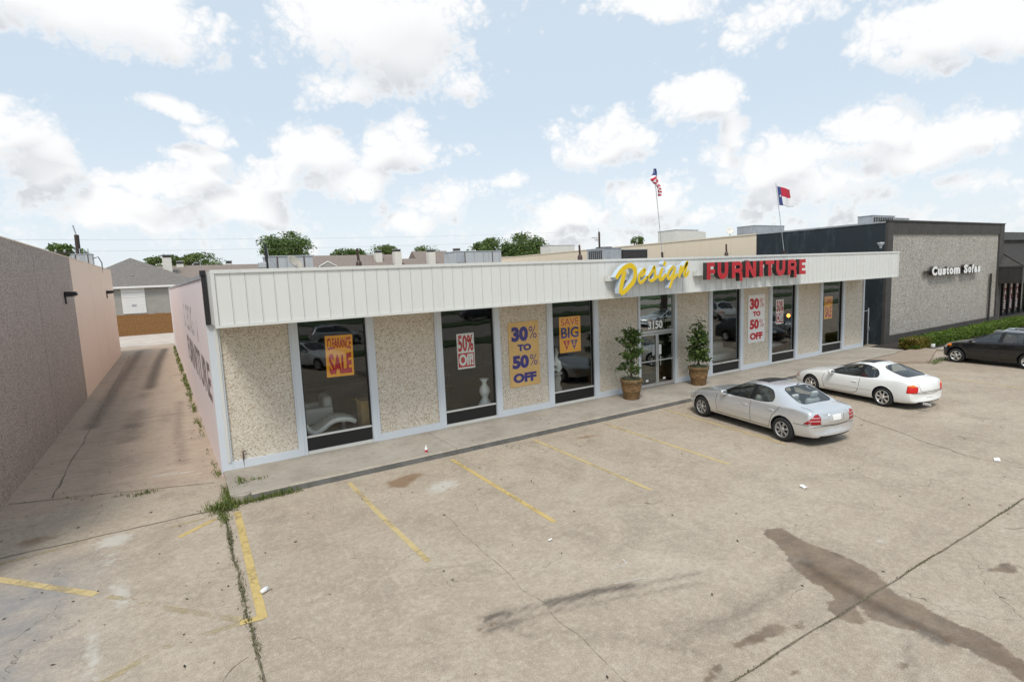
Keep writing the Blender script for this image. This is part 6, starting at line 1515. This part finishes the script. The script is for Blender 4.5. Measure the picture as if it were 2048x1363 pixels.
chs = thing('chaise_longue', 'white tufted wave-shaped chaise in the shop window', 'chaise', (.10, .55, .42))
blanket(MB(), [(0, .42), (.10, .22), (.26, .13), (.45, .20), (.70, .36), (.95, .42), (1.25, .38), (1.45, .28)], 0, .75, .14).build('cushion', M['leather'], chs)
bt = MB()
for i in range(5):
    for j in range(4): bt.lathe([(.001, .012), (.018, .008), (.022, 0)], (.58 + i * .15, .12 + j * .17, .36 + .07 * math.sin(i * .8) + .07), 8)
bt.build('button', M['leathergrey'], chs); BOX(.12, .1, 0, .24, .65, .07).build('foot', M['chrome'], chs); BOX(1.05, .1, 0, 1.15, .65, .33).build('foot', M['chrome'], chs)
ach = thing('armchair', 'white leather armchair behind the chaise', 'armchair', (.75, 2.5, .42))
MB().rbox(-.45, -.42, .08, .45, .42, .42, .06).build('seat', M['leather'], ach)
MB().rbox(.22, -.42, .20, .50, .42, .86, .09).build('backrest', M['leather'], ach)
for s in (1, -1): MB().rbox(-.48, s * .46 - .10, .05, .48, s * .46 + .10, .56, .06).build('arm', M['leather'], ach)
cab = thing('wooden_cabinet', 'plain light wood cabinet at the window edge', 'cabinet', (1.98, .9, .42))
BOX(-.22, -.25, 0, .30, .25, .82).build('carcass', M['woodlight'], cab); BOX(-.24, -.27, .82, .32, .27, .85).build('top', M['woodlight'], cab)
va = thing('vase', 'white double-bellied floor vase in shop window', 'vase', (6.02, .62, .42))
MB().lathe([(.001, 0), (.24, 0), (.25, .02), (.235, .12), (.12, .30), (.105, .36), (.16, .46), (.195, .56), (.17, .68), (.085, .80), (.075, .84), (.11, .92), (.165, .99), (.15, .99), (.07, .86), (.001, .84)], n=32).build('body', M['ceramic'], va)
sc_ = thing('sculpture', 'cream curved figure sculpture on a wavy pedestal', 'sculpture', (9.05, .62, .42))
MB().lathe([(.001, 0), (.20, 0), (.22, .2), (.13, .38), (.20, .58), (.15, .74), (.24, .76), (.24, .82), (.001, .82)], n=24).build('pedestal', M['leathergrey'], sc_)
MB().tube([(.0, 0, .84), (.14, 0, 1.0), (.10, 0, 1.2), (-.02, 0, 1.35), (.05, 0, 1.55), (.02, 0, 1.72)], [.14, .13, .10, .09, .08, .05], 12).build('figure', M['leather'], sc_)
MB().lathe([(.06, -.05), (.17, -.05), (.2, 0), (.17, .05), (.06, .05)], (-.05, 0, 1.04), 20, 'y').build('disc', M['leather'], sc_)
for x, y, lb in ((4.75, 2.3, 'dark slatted dining chair behind the vase window, alley side'), (5.55, 2.8, 'dark slatted dining chair behind the vase window, door side')):
    c = thing('dining_chair', lb, 'chair', (x, y, .42), .5 if x < 5 else 2.4, 'dark dining chairs in the shop')
    BOX(-.22, -.22, .43, .22, .22, .47).build('seat', M['wooddark'], c)
    for a in (-.2, .2):
        for b_ in (-.2, .2): BOX(a - .02, b_ - .02, 0, a + .02, b_ + .02, .429 if b_ < 0 else 1.02).build('leg', M['wooddark'], c)
    for k in range(4): BOX(-.13 + k * .08, .185, .471, -.10 + k * .08, .205, .97).build('slat', M['wooddark'], c)
sf = thing('sofa', 'white leather sofa inside the window right of the doors', 'sofa', (18.75, 1.35, .42))
MB().rbox(-1.0, -.45, .06, 1.0, .45, .40, .08).build('seat', M['leather'], sf)
for s in (-.5, .5): MB().rbox(s - .48, .12, .34, s + .48, .48, .86, .12).build('back_cushion', M['leather'], sf)
for s in (1, -1): MB().rbox(s * .98 - .16, -.48, .04, s * .98 + .16, .48, .56, .10).build('arm', M['leather'], sf)
bd = thing('bed', 'bed with white bedding in the window with the lamp', 'bed', (22.9, 1.9, .42))
MB().rbox(-1.0, -.9, 0, 1.0, .9, .22, .05).build('bed_base', M['wooddark'], bd); MB().rbox(-.98, -.88, .22, .98, .88, .48, .12).build('mattress', M['white'], bd); MB().rbox(-.9, -.3, .45, -.4, .5, .62, .1).build('pillow', M['white'], bd)
lp = thing('floor_lamp', 'lit floor lamp with warm bulb in shop window', 'lamp', (24.2, 1.0, .42))
MB().tube([(0, 0, 0), (.02, 0, .9), (-.03, 0, 1.3), (0, 0, 1.7)], .018, 8).build('stem', M['alu'], lp); MB().lathe([(.001, 0), (.16, 0), (.16, .03), (.001, .04)], n=20).build('foot', M['alu'], lp)
m_, n_, b_ = mat('lit_bulb', (1, .6, .2), .4); b_.inputs['Emission Color'].default_value = (1, .33, .04, 1); b_.inputs['Emission Strength'].default_value = 4
MB().lathe([(.001, 0), (.07, .04), (.085, .10), (.06, .17), (.001, .20)], (0, 0, 1.70), 16).build('bulb', m_, lp)

# ------------------------------------------------------------------ litter on the lot
cp = thing('paper_cup', 'white paper cup lying beside the yellow corner line', 'cup', (-2.0, -6.55, .042), .6)
MB().lathe([(.001, -.06), (.032, -.06), (.042, .06), (.039, .06), (.03, -.05), (.001, -.05)], n=20, axis='x').build('cup', M['printwhite'], cp)
bo = thing('glue_bottle', 'small white bottle with red label on the kerb', 'bottle', (2.72, -1.98, .152))
MB().lathe([(.001, 0), (.038, 0), (.040, .01), (.040, .12), (.03, .14), (.014, .16), (.010, .22), (.001, .225)], n=18).build('bottle', M['printwhite'], bo); MB().lathe([(.0415, .02), (.0415, .085)], n=18).build('paper_label', M['printred'], bo)
for x, y, lb, rz in ((13.7, -10.9, 'crumpled white paper on bare concrete far right', .4), (8.6, -9.15, 'pale scrap of paper near the middle of the lot', 1.2), (2.71, -7.85, 'tiny white scrap beyond the stall line end', .2)):
    t = thing('paper_scrap', lb, 'paper', (x, y, .005), rz, 'paper scraps on the lot'); s_ = .12 if x > 10 else (.09 if x > 5 else .04)
    g = [(i * s_ / 3 - s_, j * s_ / 4 - s_ / 2, .01 + abs(noise.noise(Vector((i * .9, j * .8, x)))) * .05) for j in range(5) for i in range(7)]
    MB().add(g, [(j * 7 + i, j * 7 + i + 1, (j + 1) * 7 + i + 1, (j + 1) * 7 + i) for j in range(4) for i in range(6)]).build('sheet', M['printwhite'], t, fix=False)
lf = MB(); rn = random.Random(77)
for _ in range(420):
    x = rn.uniform(-6.4, 24); y = rn.uniform(-13.5, -2.5)
    if rn.random() < .35: x = rn.uniform(-6.5, -2.4); y = rn.uniform(-9, 8)
    if rn.random() < .12: x = rn.uniform(-1.9, 28); y = rn.uniform(-1.9, -.1)
    z = .156 if (-2.1 < x < 28.5 and -2.1 < y < 0) else .008; s_ = rn.uniform(.012, .042); a = rn.uniform(0, 6.28); u = Vector((math.cos(a), math.sin(a), rn.uniform(-.1, .3))) * s_; v = Vector((-math.sin(a), math.cos(a), rn.uniform(0, .4))) * s_ * .45; q = Vector((x, y, z + .006))
    lf.add([q - u, q + v, q + u, q - v], [(0, 1, 2, 3)])
tag(lf.build('leaf_litter', leafm('dead_leaf', [(0.05, 0.035, 0.022), (0.10, 0.065, 0.035), (0.03, 0.025, 0.02), (0.14, 0.10, 0.06)], .9, 0), fix=False), 'small dead leaves scattered over the lot', 'leaves', kind='stuff')
